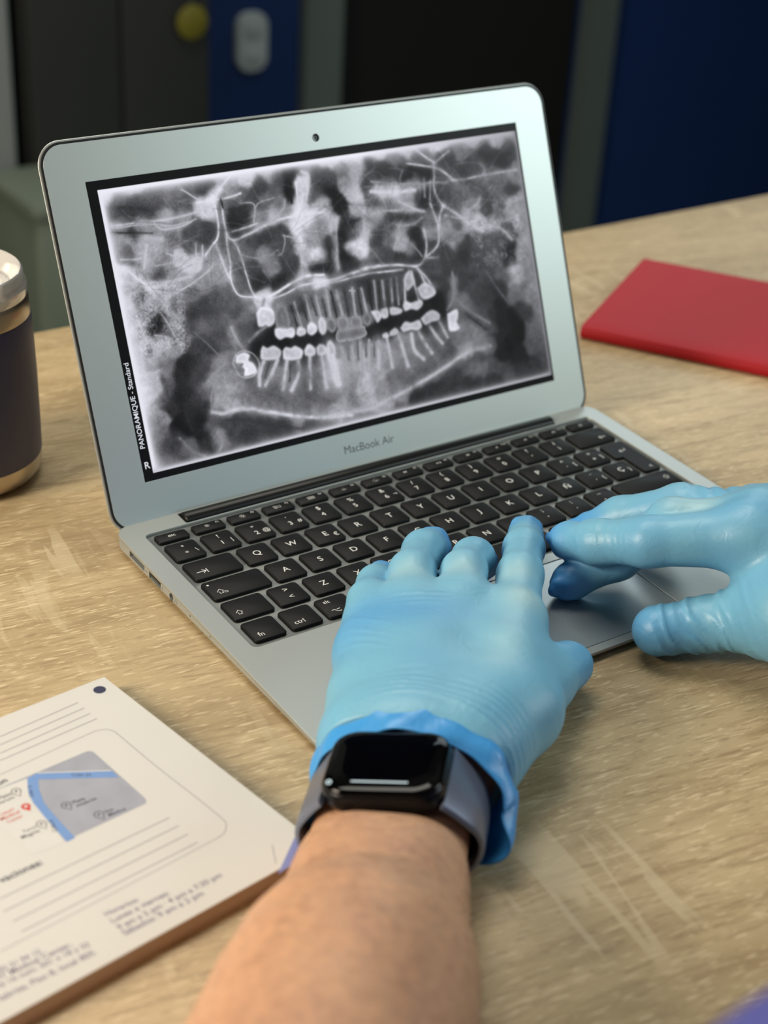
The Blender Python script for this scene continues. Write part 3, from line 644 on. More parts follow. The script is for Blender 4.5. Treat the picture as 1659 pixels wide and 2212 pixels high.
XR_TEETH = ("235 767 693 800 719 851 706 871 667 858 630 828 617 808 627 784 623 764 634;235 851 595 871 604 956 589 966 559 945 538 910 547 872 541 850 567;150 862 605 868 676 907 70"
    "9 941 695 942 591;225 981 576 1001 584 1028 568 1026 544 992 537 972 554;225 1043 581 1069 597 1097 572 1092 544 1060 530 1036 550;215 1111 593 1134 614 1157 585 1150 538"
    " 1124 520 1106 546;150 1166 584 1192 595 1214 571 1204 536 1178 526 1163 552;150 1228 581 1264 591 1292 566 1283 522 1246 506 1221 537;150 1159 591 1189 598 1216 573 1205"
    " 534 1179 524 1156 551;155 1225 587 1261 596 1290 572 1281 528 1245 518 1220 547;155 1304 578 1341 585 1372 562 1362 522 1328 520 1297 538;140 1380 573 1410 588 1434 559 "
    "1422 528 1396 518 1379 544;215 1435 588 1474 589 1496 573 1496 548 1466 525 1452 552;215 1499 589 1534 592 1543 573 1534 542 1504 539 1494 565;210 1554 588 1588 586 1630 "
    "567 1621 548 1575 545 1552 555;220 1638 582 1658 608 1704 584 1758 596 1763 569 1727 546 1689 558 1648 555;205 1745 660 1805 680 1860 633 1848 604 1788 592 1759 612;190 1"
    "670 718 1713 753 1738 699 1711 670 1679 659;215 751 506 769 528 793 514 831 519 866 489 860 462 834 447 751 462;220 876 483 896 499 926 490 955 494 991 466 985 440 959 42"
    "3 878 438;215 1000 464 1024 488 1046 484 1067 456 1053 427 1004 436;210 1072 463 1097 478 1127 461 1124 425 1076 423;210 1137 467 1160 483 1182 451 1178 410 1140 409;245 "
    "612 508 654 516 686 498 676 472 699 452 710 418 697 401 638 400 645 431 635 448 643 463 605 474;235 1913 493 1979 506 1979 464 1966 441 1977 401 1916 399 1909 443;215 159"
    "9 472 1636 499 1675 488 1727 493 1737 456 1706 440 1667 451 1616 448;205 1736 498 1784 524 1827 529 1863 500 1852 471 1805 469 1761 460;215 1483 459 1509 463 1523 444 150"
    "3 435 1482 443;215 1529 464 1567 478 1583 458 1564 441 1529 443;150 1218 527 1362 522 1380 503 1373 471 1225 469 1201 494")
XR_ROOT = ("190 10.2 757 449 722 392 711 338;185 10.2 838 442 794 386 746 331;185 10.2 889 424 867 364 838 289;190 10.2 956 411 943 349 887 279;85 4 908 404 885 328;90 3.4 786 436 75"
    "0 371;175 10.2 1028 430 997 266;180 12.4 1094 418 1094 254;205 14.1 1157 471 1164 388 1166 257;160 7.9 1217 436 1241 316;200 15.8 1133 441 1151 339 1167 254;160 7.9 1227 "
    "432 1228 341 1228 292;165 7.9 1285 429 1276 315;165 7.9 1340 436 1325 314;170 7.9 1395 442 1366 298;180 11.3 1451 449 1428 286;180 9 1505 447 1511 279;180 10.2 1581 450 1"
    "610 268;185 10.2 1663 427 1666 342 1716 282;180 10.2 1714 426 1742 362 1772 306;175 9 1790 447 1820 390 1852 342;170 7.9 1855 461 1889 369;190 1.7 1218 527 1362 522 1380 "
    "503 1373 471 1225 469 1201 494 1218 527;190 2.3 1235 471 1367 472;180 2.3 586 470 608 509 651 525 708 498 732 446 706 403 658 388 609 410 586 470;160 7.9 802 711 825 754;"
    "160 6.8 884 601 898 710;150 5.7 1011 587 990 711;160 5.7 1072 608 1060 731;165 6.2 1131 622 1123 720;150 5.7 1192 595 1178 711;150 5.7 1264 591 1243 701;60 4 984 592 969 "
    "698;65 3.4 1049 612 1031 728;60 3.4 1109 626 1094 717;65 3.4 1166 608 1157 699;160 6.2 1188 594 1190 739;160 6.2 1261 597 1250 729;165 6.8 1338 592 1345 722;165 6.8 1410 "
    "588 1401 713;55 4 1224 596 1216 727;60 4 1298 591 1296 722;60 4 1380 585 1376 709;145 6.2 1476 597 1485 740;150 6.2 1526 601 1538 732;150 6.2 1575 593 1593 731;150 5.7 16"
    "15 594 1628 734;45 4.5 1447 598 1450 737;55 3.4 1498 598 1512 736;60 3.4 1551 597 1564 727;55 3.4 1596 598 1610 728;180 5.7 1659 612 1682 725 1713 753;180 5.7 1748 597 17"
    "34 683 1728 751;60 6.8 1703 630 1703 655;175 6.8 1804 672 1785 734 1770 761;180 5.7 1850 647 1812 713 1787 742;90 5.7 1790 653 1803 668;190 4.5 1662 578 1736 591 1759 578"
    ";120 5.1 1263 466 1253 369;110 4.5 1324 455 1311 358;105 4.5 1378 462 1362 365;110 4.5 1427 453 1412 356")

def make_radiograph(nx, ny, SWm, SHm):
    """grey values (0..1) of the dental radiograph on an nx x ny grid over the screen"""
    U, V = np.meshgrid((np.arange(nx)+.5)*SWm/nx, (np.arange(ny)+.5)*SHm/ny)     # mm, v up
    g = np.array([float(a) for a in XR_GRAY.split()]).reshape(-1, 3); g[:, :2] /= 10
    # low frequency tone, blended from tone samples
    sx_, sy_ = 172, 96
    cu, cv = np.meshgrid((np.arange(sx_)+.5)*SWm/sx_, (np.arange(sy_)+.5)*SHm/sy_)
    num = np.zeros_like(cu); den = np.zeros_like(cu)
    for u, v, val in g:
        d2 = (cu-u)**2+(cv-v)**2
        w = np.exp(-d2/(2*2.1**2))+1e-3*np.exp(-d2/(2*7.0**2))+1e-9
        num += w*val; den += w
    low = num/den
    def bil(a, X, Y):
        X = np.clip(X, 0, a.shape[1]-1.001); Y = np.clip(Y, 0, a.shape[0]-1.001)
        i = X.astype(int); j = Y.astype(int); fx = X-i; fy = Y-j
        return (a[j, i]*(1-fx)+a[j, i+1]*fx)*(1-fy)+(a[j+1, i]*(1-fx)+a[j+1, i+1]*fx)*fy
    rng = np.random.RandomState(5)
    def vnoise(cell, su=1.0, sv=1.0):
        gw = int(SWm/(cell*su))+4; gh = int(SHm/(cell*sv))+4
        a = rng.rand(gh, gw)
        X = U/(cell*su)+1; Y = V/(cell*sv)+1
        fx = np.floor(X); fy = np.floor(Y); tx = X-fx; ty = Y-fy
        return bil(a, fx+tx*tx*(3-2*tx), fy+ty*ty*(3-2*ty))-.5
    wu = vnoise(7)*2.6+vnoise(3)*1.2; wv = vnoise(7)*2.6+vnoise(3)*1.2
    img = bil(low, (U+wu)/SWm*sx_-.5, (V+wv)/SHm*sy_-.5)
    # bony streaks and grain
    img = img*(1+.13*vnoise(4.5)+.12*vnoise(2.2)+.08*vnoise(1.1))
    def seg_dist(X, Y, P):
        d = np.full(X.shape, 1e9)
        for a, b in zip(P[:-1], P[1:]):
            ab = b-a; L = max(ab@ab, 1e-9)
            h = np.clip(((X-a[0])*ab[0]+(Y-a[1])*ab[1])/L, 0, 1)
            d = np.minimum(d, np.hypot(X-a[0]-h*ab[0], Y-a[1]-h*ab[1]))
        return d
    def smooth(P, n=6):
        P = np.asarray(P)
        if len(P) < 3: return P
        Q = np.vstack([2*P[0]-P[1], P, 2*P[-1]-P[-2]]); out = []
        for i in range(1, len(Q)-2):
            for k in range(n):
                t = k/n; p0, p1, p2, p3 = Q[i-1], Q[i], Q[i+1], Q[i+2]
                out.append(.5*(2*p1+(p2-p0)*t+(2*p0-5*p1+4*p2-p3)*t*t+(3*p1-p0-3*p2+p3)*t**3))
        out.append(P[-1]); return np.array(out)
    def window(P, m):
        lo = P.min(0)-m; hi = P.max(0)+m
        i0 = max(0, int(lo[0]/SWm*nx)); i1 = min(nx, int(hi[0]/SWm*nx)+1)
        j0 = max(0, int(lo[1]/SHm*ny)); j1 = min(ny, int(hi[1]/SHm*ny)+1)
        return slice(j0, j1), slice(i0, i1)
    mod = 1.1*vnoise(6)+.9*vnoise(2.5)
    def stroke(txt, soft, strength):
        for item in txt.split(';'):
            q = [float(a) for a in item.split()]
            val, w = q[0], q[1]/10
            P = smooth(np.array(q[2:]).reshape(-1, 2)/10)
            sl = window(P, 4*w+1)
            X, Y = U[sl]+wu[sl]*.12, V[sl]+wv[sl]*.12
            d = seg_dist(X, Y, P)
            vary = np.clip(1+mod[sl], .25, 1.3)
            a = strength*vary*np.exp(-(d/(w*soft))**2)+.26*np.exp(-(d/(w*soft*3.0))**2)
            a = np.clip(a, 0, 1)
            img[sl] = img[sl]*(1-a)+val*a
    stroke(XR_BONE, 1.2, .54)
    for k in range(330):                      # air cells of the mastoid and small trabeculae
        if k % 5 < 3: c = np.array([12+rng.rand()*26, 58+rng.rand()*34])
        else: c = np.array([215+rng.rand()*34, 70+rng.rand()*34])
        r = .5+rng.rand()*1.3; ph = rng.rand()*6
        t = np.linspace(0, 4.5+rng.rand()*2, 9)+ph
        P = np.c_[c[0]+r*np.cos(t)*(.7+.6*rng.rand()), c[1]+r*np.sin(t)]
        sl = window(P, 1.5); d = seg_dist(U[sl], V[sl], P)
        a = .17*np.exp(-(d/.34)**2); img[sl] = img[sl]*(1-a)+(225 if k % 3 else 60)*a
    for k in range(170):                      # fine lines following the bone
        c = np.array([18+rng.rand()*225, 86+rng.rand()*42]); ang = rng.randn()*.5+(0 if rng.rand() < .65 else 1.45); L = 3+rng.rand()*9
        e = np.array([np.cos(ang), np.sin(ang)]); nrm = np.array([-e[1], e[0]]); b = rng.randn()*1.2
        P = smooth(np.array([c-e*L, c+nrm*b, c+e*L]))
        sl = window(P, 1.5); d = seg_dist(U[sl], V[sl], P)
        a = .13*np.exp(-(d/.42)**2); img[sl] = img[sl]*(1-a)+(205 if rng.rand() < .7 else 40)*a
    stroke(XR_ROOT, 1.1, .74)
    for item in XR_TEETH.split(';'):
        q = [float(a) for a in item.split()]; val = q[0]
        P = np.array(q[1:]).reshape(-1, 2)/10; P = smooth(np.vstack([P, P[:1]]), 4)
        sl = window(P, 1.5); X, Y = U[sl], V[sl]
        ins = np.zeros(X.shape, bool)
        for a, b in zip(P[:-1], P[1:]):
            c = (a[1] > Y) != (b[1] > Y)
            ins ^= c & (X < (b[0]-a[0])*(Y-a[1])/(b[1]-a[1]+1e-12)+a[0])
        d = seg_dist(X, Y, P); sd = np.where(ins, -d, d)
        a = 1/(1+np.exp(sd/.30)); core = (val-16-18*np.exp(-((sd+2.6)/1.3)**2)+8*np.exp(-((sd+.5)/.6)**2))*(1+.22*mod[sl]*.5)
        img[sl] = img[sl]*(1-a)+core*a
    img += 9*vnoise(.55)+7*rng.randn(*img.shape)*.6
    # exposed border of the plate, brighter towards the left
    L0, R0, B0, T0 = 5.4, 255.7, 3.6, 139.9
    side = np.clip((U-150)/106, 0, 1)
    for dist, val, w in ((U-L0, 228, 2.4), (T0-V, 235-70*side, 2.6), (V-B0, 200-35*side, 1.5), (R0-U, 140, 1.0)):
        a = np.clip(.95*np.exp(-(np.maximum(dist, 0)/w)**1.5)+.35*np.exp(-(np.maximum(dist, 0)/(w*2.6))**2), 0, 1)
        img = img*(1-a)+val*a
    img = np.clip(img, 0, 255)/255; img = img+.20*(img-.44)*(1-np.abs(2*img-1)**2)
    img = np.clip(255*np.clip(img, 0, 1)**1.12, 6, 250)
    inside = (U > L0) & (U < R0) & (V > B0) & (V < T0)
    img = np.where(inside, img, 15)
    return img/255

NX, NY = 924, 520
img = make_radiograph(NX, NY, 256.8, 144.4)
gx, gy = np.meshgrid((np.arange(NX)+.5)*256.8/NX+SX, (np.arange(NY)+.5)*144.4/NY+SY)
idx = np.arange(NX*NY).reshape(NY, NX)
Fq = np.stack([idx[:-1, :-1], idx[:-1, 1:], idx[1:, 1:], idx[1:, :-1]], -1).reshape(-1, 4)
sme = mesh('radiograph', np.c_[gx.ravel(), gy.ravel(), np.full(NX*NY, -.18)], Fq, smooth=False)
g = img.ravel()
rgb = np.c_[g*.985, g*.985, np.clip(g*1.03, 0, 1)]
linrgb = np.where(rgb <= .04045, rgb/12.92, ((rgb+.055)/1.055)**2.4)
ca = sme.color_attributes.new('pixels', 'FLOAT_COLOR', 'POINT')
ca.data.foreach_set('color', np.c_[linrgb, np.ones(len(g))].astype(np.float32).ravel())
SCRM = mat('lit_screen', (4, 4, 5), .35); N_, L_n, B_ = nodes(SCRM)
at = N_.new('ShaderNodeAttribute'); at.attribute_name = 'pixels'
L_n.new(at.outputs['Color'], B_.inputs['Emission Color']); B_.inputs['Emission Strength'].default_value = .98
B_.inputs['Specular IOR Level'].default_value = .12
screen = obj('screen', mesh('screen', *plate([scr], -.5, -.22), smooth=False), mat('black_panel', (4, 4, 5), .4), lap, LLOC, LROT)
obj('radiograph', sme, SCRM, screen, label='grey dental x-ray picture of jaws and teeth')
CAPM = emis('screen_caption_white', (225, 228, 235), .9)
capt = [text_fit('PANORAMIQUE - Standard', (24.5, 39.0), (24.5, 80.8), -.14, .008), text_fit('R', (22.6, 29.0), (25.3, 29.0), -.14, .014)]
obj('caption', mesh('caption', *join(capt), smooth=False), CAPM, screen, label='white caption reading PANORAMIQUE - Standard and R')

# ------------------------------------------------------------------ notepad
PADD = {'corner': [(-34.3, -36.0), (-32.4, -48.3), (-53.3, -52.9)],
 'dot': [(-59.7, 78.9), (-57.5, 77.7)],
 'frame': [(-115.4, 47.7), (-77.3, 53.9), (-72.2, 54.2), (-68.8, 53.3), (-67.0, 50.8), (-66.2, 47.4), (-62.5, 22.6), (-58.2, -0.9), (-55.6, -17.3), (-56.4, -21.2), (-58.4, -23.8), (-61.3, -25.2),
           (-66.1, -26.0), (-113.0, -32.9), (-150.3, -38.0)],
 'light': [(-128.5, 39.4), (-107.5, 40.6), (-110.5, 32.5), (-111.2, 26.2), (-110.7, 14.8), (-109.8, 0.6), (-121.1, -0.3), (-122.6, 0.0), (-123.3, 2.1), (-129.7, 37.5)],
 'lines': [[(-106.4, 69.7), (-70.9, 75.2)], [(-108.4, 64.8), (-70.3, 70.6)], [(-110.4, 59.9), (-69.8, 66.1)], [(-112.1, 55.7), (-69.0, 61.6)], [(-140.9, -14.9), (-72.0, -6.6)],
           [(-142.2, -21.3), (-71.1, -12.3)], [(-141.4, -27.3), (-70.4, -18.1)], [(-140.8, -33.2), (-69.5, -23.8)]],
 'map': [(-128.5, 39.4), (-81.1, 44.4), (-80.1, 43.8), (-79.3, 42.8), (-74.7, 8.1), (-74.9, 6.2), (-75.8, 5.0), (-77.2, 4.8), (-121.1, -0.3), (-122.6, 0.0), (-123.3, 2.1), (-129.7, 37.5)],
 'outline': [(-54.2, 86.3), (-164.4, 74.9), (-180.7, -69.0), (-32.4, -48.3)],
 'pins': [[(-114.0, 35.6), (-113.7, 32.1), 0], [(-101.4, 18.8), (-100.8, 15.5), 0], [(-93.3, 8.1), (-92.8, 4.5), 0], [(-113.4, 13.8), (-112.9, 10.5), 0], [(-114.3, 25.7), (-113.9, 22.4), 1]],
 'road': [(-107.5, 40.5), (-103.0, 41.7), (-78.3, 28.8), (-77.6, 23.8), (-104.2, 37.9), (-106.2, 32.7), (-107.8, 24.2), (-107.4, 16.1), (-106.1, 0.7), (-109.5, 0.2), (-110.7, 14.8), (-111.2, 26.2),
          (-110.5, 32.5)],
 'scratch': [(-47.1, -38.7), (-51.0, -47.8)],
 'text': [('Calle 22', (-92.7, 33.4), (-86.4, 29.8), 0), ('Calle 8', (-109.9, 7.2), (-109.0, 13.8), 0), ('Calle 15', (-109.7, 29.3), (-107.8, 36.0), 0), ('Plaza', (-98.7, 18.1), (-93.9, 18.4), 0),
          ('Altabrisa', (-98.4, 15.7), (-90.2, 16.4), 0), ('Star', (-90.8, 7.4), (-87.3, 7.6), 0), ('Médica', (-90.5, 5.0), (-83.6, 5.4), 0), ('Torre', (-120.8, 12.4), (-115.8, 12.8), 0),
          ('Magnia', (-122.4, 9.6), (-115.4, 10.2), 0), ('Plaza', (-121.3, 34.1), (-116.1, 34.6), 0), ('enarium', (-123.5, 31.5), (-115.8, 32.2), 0), ('CENIT', (-124.0, 25.1), (-118.3, 25.8), 1),
          ('Medical', (-125.0, 22.6), (-117.3, 23.5), 1), ('Center', (-123.5, 20.1), (-117.2, 20.9), 1), ('Ubicación', (-129.9, 40.1), (-114.3, 42.5), 2),
          ('Observaciones:', (-149.0, -9.1), (-121.3, -6.3), 2), ('Horarios:', (-113.6, -41.1), (-100.9, -40.1), 3), ('Lunes a viernes:', (-113.2, -45.1), (-90.4, -42.6), 3),
          ('9 am a 2 pm · 4 pm a 7:30 pm', (-112.7, -49.1), (-70.5, -44.0), 3), ('Sábados: 9 am a 2 pm', (-112.3, -52.5), (-80.3, -48.9), 3), ('92 31 94 12', (-153.9, -46.8), (-139.0, -45.5), 3),
          ('IT Medical Center,', (-155.0, -49.7), (-129.1, -47.9), 3), ('le 16 num. 501 x 18 y 22', (-156.3, -52.8), (-124.0, -50.7), 3),
          ('tabrisa, Piso 8, local 805.', (-158.5, -58.2), (-123.6, -55.1), 3)],
 'white': [(-102.9, 41.9), (-78.5, 29.3), (-78.5, 28.7), (-103.0, 41.4)]}
PAPER = mat('cream_paper', (212, 210, 206), .75); add_noise(PAPER, 40, .05)
EDGE = mat('paper_edges', (196, 178, 164), .8); add_noise(EDGE, 1, .55, (160, 138, 122), stretch=(8, 8, 3500))
INK = mat('grey_violet_ink', (120, 118, 140), .7); add_noise(INK, 80, .1)
INKD = mat('dark_ink', (70, 68, 86), .7); add_noise(INKD, 80, .1)
INKB = mat('navy_ink', (52, 56, 84), .7); add_noise(INKB, 80, .1)
INKT = mat('violet_text_ink', (128, 122, 148), .7); add_noise(INKT, 80, .1)
RULE = mat('ruled_line_ink', (150, 146, 154), .7); add_noise(RULE, 80, .1)
REDI = mat('red_ink', (206, 66, 56), .7); add_noise(REDI, 80, .1)
MAPG = mat('grey_map_print', (164, 166, 178), .7); add_noise(MAPG, 110, .5, (150, 152, 164))
MAPL = mat('pale_map_print', (214, 212, 208), .7); add_noise(MAPL, 110, .3, (200, 200, 200))
ROADM = mat('blue_road_print', (118, 152, 206), .7); add_noise(ROADM, 110, .1)
CORN = mat('periwinkle_print', (128, 136, 190), .7); add_noise(CORN, 110, .1)
pc = np.array([-110.0, 10.0])
notepad = root('notepad', -110, 10, 0, 'thick white printed notepad with small map, lying left of the forearm', 'notepad')
def loc(P): return np.array(P, float)-pc
ol = loc(PADD['outline'])[::-1]
obj('paper_block', mesh('paper_block', *plate([ol], 0, 6.75), smooth=False), EDGE, notepad, label='brownish edges of the paper block')
top = obj('top_sheet', mesh('top_sheet', *plate([ol], 6.75, 7.0), smooth=False), PAPER, notepad)
ZP = 7.03
def pr(name, parts, m, parent=top, label=None): return obj(name, mesh(name, *join(parts), smooth=False), m, parent, label=label)
d0, d1 = PADD['dot']; r = np.hypot(d0[0]-d1[0], d0[1]-d1[1])
pr('printed_dot', [poly([(loc(d0)[0]+2.6*math.cos(t), loc(d0)[1]+2.6*math.sin(t)) for t in np.linspace(0, 2*math.pi, 33)[:-1]], ZP)], INKB)
for half in (PADD['lines'][:4], PADD['lines'][4:]): pr('ruled_lines', [line(loc(l), .42, ZP) for l in half], RULE)
pr('printed_frame', [line(smooth_path(loc(PADD['frame']), 5), .3, ZP)], RULE)
mp = pr('printed_map', [poly(loc(PADD['map']), ZP)], MAPG)
# children of the notepad sheet beside the map picture
pr('map_ground', [poly(loc(PADD['light']), ZP+.02)], MAPL)
pr('map_roads', [poly(loc(PADD['road']), ZP+.04)], ROADM)
pr('map_edge_line', [poly(loc(PADD['white']), ZP+.05)], PAPER)
def pin(c, tip):
    c, tip = loc(c), loc(tip); d = tip-c; L0 = np.linalg.norm(d); d /= L0; n = np.array([-d[1], d[0]]); r = 1.75
    a = np.linspace(math.pi*.22, math.pi*1.78, 20)
    return [c+d*r*math.cos(t)+n*r*math.sin(t) for t in a]+[tip], c
dark, red = [], []
for c, t_, isred in PADD['pins']:
    P, c = pin(c, t_); P = np.array(P)
    if isred:
        red.append(poly(P, ZP+.06)); hole = poly([(c[0]+.7*math.cos(t), c[1]+.7*math.sin(t)) for t in np.linspace(0, 2*math.pi, 17)[:-1]], ZP+.08)
    else:
        dark.append(line(P, .34, ZP+.06, True)); dark.append(poly([(c[0]+.55*math.cos(t), c[1]+.55*math.sin(t)) for t in np.linspace(0, 2*math.pi, 17)[:-1]], ZP+.07))
pr('map_pins', dark, INKD); pr('red_map_pin', red, REDI); pr('red_pin_hole', [hole], PAPER)
grp = {0: ([], 'map_lettering', INKD), 1: ([], 'red_lettering', REDI), 2: ([], 'heading_lettering', INKD), 3: ([], 'address_lettering', INKT)}
for s, a, b, k in PADD['text']:
    if k == 2: pr('heading_lettering', [text_fit(s, loc(a), loc(b), ZP+.06, .012)], INKD); continue
    grp[k][0].append(text_fit(s, loc(a), loc(b), ZP+.06, .012 if k == 2 else .004))
grp.pop(2)
for k, (parts, nm, m) in grp.items(): pr(nm, parts, m)
pr('printed_corner', [poly(loc(PADD['corner'])[::-1], ZP)], CORN, label='periwinkle blue printed corner')
pr('pencil_mark', [line(loc(PADD['scratch']), .3, ZP)], RULE)

# ------------------------------------------------------------------ red notebook
REDC = mat('red_cover', (172, 28, 38), .55, Specular_IOR_Level=.25); add_noise(REDC, 900, .15, bump=.12, dist=.0001)
rb = empty('notebook', M(374.6, 285.4, 0), 'closed red notebook lying right of the laptop', 'notebook', rot=(0, 0, math.radians(-58.1)))
# local x along the spine, y across the cover
prof = [(148, 9), (20, 9.2), (5, 9.2), (1.2, 8.2), (0, 6), (-.3, 4.6), (0, 3.2), (1.2, 1), (5, 0), (148, 0)]
inner = [(148, 1.6), (6, 1.6), (3.6, 2.6), (3, 4.6), (3.6, 6.8), (6, 7.6), (148, 7.6)]
P = np.array(prof+inner)
V = np.vstack([np.c_[np.full(len(P), x), P] for x in (0, 210)]); n = len(P)
F = [(i, (i+1) % n, (i+1) % n+n, i+n) for i in range(n)]+[tuple(range(n-1, -1, -1)), tuple(range(n, 2*n))]
bmx = fix_normals(mesh('cover', V, F, angle=40)); obj('cover', bmx, REDC, rb)
obj('page_block', mesh('page_block', *box(3, 207, 4, 145, 1.7, 7.5)), EDGE, rb)

# ------------------------------------------------------------------ tumbler
STEEL = mat('brushed_steel', (196, 184, 166), .28, .95); add_noise(STEEL, 1, .0, bump=.1, stretch=(30, 30, 900))
NAVY = mat('navy_powder_coat', (66, 68, 98), .45); add_noise(NAVY, 1800, .15, bump=.12)
CLEAR = mat('clear_lid_plastic', (236, 234, 230), .10, 0, Transmission_Weight=.4, IOR=1.46); add_noise(CLEAR, 20, .0)
tum = root('tumbler', -33.4, 298.6, 0, 'navy steel tumbler with a clear ridged lid, left of the laptop', 'tumbler')
def lat(name, prof, m, label=None): return obj(name, mesh(name, *lathe(prof, 96), angle=50), m, tum, label=label)
lat('steel_base', [(.5, 0), (33, 0), (36.5, 1.2), (39.2, 4.5), (40.2, 9), (40.35, 13.6), (.5, 13.6)], STEEL)
lat('body', [(.5, 13.6), (40.3, 13.6), (40.5, 14.2), (40.5, 30), (40.3, 55), (39.7, 76), (39.1, 88), (38.9, 88.4), (.5, 88.4)], NAVY)
lat('steel_rim', [(38.6, 88.4), (38.8, 89), (38.2, 97), (37.4, 98.2), (36.6, 98), (36.6, 88.4)], STEEL)
lat('lid', [(.5, 101), (10, 101), (11, 104), (13, 105), (15, 104), (16, 101.5), (22, 101.2), (24, 104), (26, 105), (28, 103.6), (30, 102.5), (32.5, 107.5), (33.6, 110.5), (35.2, 111.6), (36.4, 110.4), (36.5, 106), (37.6, 104.6), (38.0, 102.5), (37.6, 99), (36.3, 98.4), (36.3, 90), (34.6, 90), (34.2, 98), (.5, 98)], CLEAR, 'clear plastic lid with concentric ridges')

# ------------------------------------------------------------------ person
HL = {'index': [(99.0, 8.9, 30, 12), (121.8, 33.6, 32, 9.6), (143.5, 57.4, 27, 8.9), (163.2, 79.4, 19, 8.2)],
 'middle': [(83.3, 25.9, 32, 12), (98.2, 43.9, 35, 9.4), (116.0, 59.9, 28, 9.2), (128.4, 69.2, 17, 8.4)],
 'palm': [[(29.5, -44.7, 24, 18), (76.5, -16.7, 29, 15), (97.8, 6.7, 30, 13.8)], [(15.2, -33.0, 25, 18.5), (84.7, 26.0, 31, 13.5)],
          [(15.2, -33.0, 25, 18.5), (64.1, 36.1, 30, 13.5)], [(4.5, -23.9, 22, 17), (48.9, 41.2, 25, 12.5)], [(4.5, -23.9, 22, 17), (29.5, -44.7, 24, 18)],
          [(37.2, 25.2, 22, 12), (45.5, 4.0, 25, 13.5), (71.4, -5.5, 24, 13)], [(21.7, -1.5, 21, 15), (47.6, -24.7, 24, 17)]],
 'pinky': [(49.2, 41.3, 26, 11), (55.3, 53.1, 28, 9), (70.4, 70.2, 23, 8), (83.2, 83.7, 16, 7.2)],
 'ring': [(63.9, 36.1, 31, 11.8), (78.8, 55.7, 34, 9.6), (100.6, 77.0, 28, 9), (118.5, 93.2, 18, 8.3)],
 'thumb': [(34.8, -48.1, 22, 20), (65.5, -36.8, 24, 17), (90.8, -22.1, 19, 11.8), (113.8, -12.1, 14, 10.4)]}
HR = {'index': [(206.4, -18.6, 54, 14), (174.2, 10.4, 46, 10.8), (165.0, 32.6, 37, 9.7), (162.5, 49.7, 30, 8.0), (161.4, 59.6, 27, 2.2)],
 'middle': [(217.7, -13.1, 54, 12.5), (192.5, 15.6, 49, 10), (178.9, 31.9, 25, 9.6), (158.6, 40.0, 14, 8.0), (148.2, 39.9, 12.5, 2.4)],
 'palm': [[(262, -62, 46, 20), (206.4, -18.6, 54, 14)], [(266, -58, 46, 19), (217.7, -13.1, 54, 12.5)], [(272, -54, 44, 18), (226.7, -7.8, 52, 12.5)],
          [(276, -50, 40, 16), (241.4, 2.1, 46, 11.5)], [(262, -62, 44, 21), (300, -112, 46, 24)], [(250, -60, 40, 20), (200.2, -55.8, 36, 18)],
          [(200.2, -55.8, 36, 16), (222, -34, 46, 15)]],
 'pinky': [(241.4, 2.1, 46, 11.5), (230.5, 24.3, 40, 9), (230.8, 51.7, 26, 8.4), (230.8, 73.4, 17, 7.4)],
 'ring': [(226.7, -7.8, 52, 12.5), (214.8, 31.9, 43, 9.8), (201.7, 56.5, 28, 9.4), (188.0, 67.6, 18, 8)],
 'thumb': [(200.2, -55.8, 36, 18), (196.3, -37.6, 26, 14.5), (184.2, -21.7, 17.5, 11.2), (165.9, -11.2, 14, 11.4)]}
per = root('person', -60, -150, 0, 'person in blue nitrile gloves and violet scrubs typing on the laptop', 'person')
PO = np.array(per['at'])
def shrink(pts, d): return [tuple(p[:3])+(max(p[3]-d, 1.5),) for p in pts]
def left_hand(P, d=0.0):
    fin = None
    for n in ('index', 'middle', 'ring', 'pinky'):
        c = chain(P, shrink(HL[n], d), 5); fin = c if fin is None else smin(fin, c, 1.5)
    palm = None
    for c in HL['palm']:
        q = chain(P, shrink(c, d), 6); palm = q if palm is None else smin(palm, q, 14)
    palm = smin(palm, chain(P, shrink(HL['thumb'], d), 7), 10)
    return smin(palm, fin, 6)
def right_hand(P, d=0.0):
    fin = None
    for n in ('index', 'middle', 'ring', 'pinky'):
        c = chain(P, shrink(HR[n], d), 5); fin = c if fin is None else smin(fin, c, 2.0)
    palm = None
    for c in HR['palm']:
        q = chain(P, shrink(c, d), 6); palm = q if palm is None else smin(palm, q, 16)
    palm = smin(palm, chain(P, shrink(HR['thumb'], d), 7), 12)
    return smin(palm, fin, 9)
# wrist frame of the left arm (x across, a towards the hand, n up)
WX = np.array([.713, -.682, .150]); WA = np.array([.697, .717, 0.0]); WX /= np.linalg.norm(WX); WA -= WX*(WA@WX); WA /= np.linalg.norm(WA)
WN = np.cross(WX, WA)
WC = np.array((-11.95, -57.02, 44.34))                       # centre of the watch glass
WR = WC-WN*28.0                              # centre of the wrist
SIDE = WX*np.array([1, 1, .55])
def arm_left(P, d=0.0):
    out = None
    st = [(WR+WA*46, 10, 13.5), (WR+WA*24, 11.5, 14.8), (WR, 12.0, 16.2), (WR-WA*22, 12.0, 16.8), (np.array((-34.2, -88.0, 23.0)), 9, 21.5), (np.array((-57.9, -114.9, 30.0)), 7, 26.0), (np.array((-88.1, -145.7, 38.0)), 4, 36.5), (np.array([-187.0, -243.0, 46.0]), 2, 41.0)]
    path = smooth_path(np.array([tuple(c)+(o, r) for c, o, r in st]), 4)
    for s in (-1, 1):
        pts = [tuple(q[:3]+SIDE*s*q[3])+(q[4]-d,) for q in path]
        q = rcone(P, pts[0], pts[1])
        for u, v in zip(pts[1:-1], pts[2:]): q = np.minimum(q, rcone(P, u, v))
        out = q if out is None else smin(out, q, 10)
    up = rcone(P, (-189, -246, 50, 42-d), (-20, -490, 250, 50-d))
    return smin(out, up, 30)
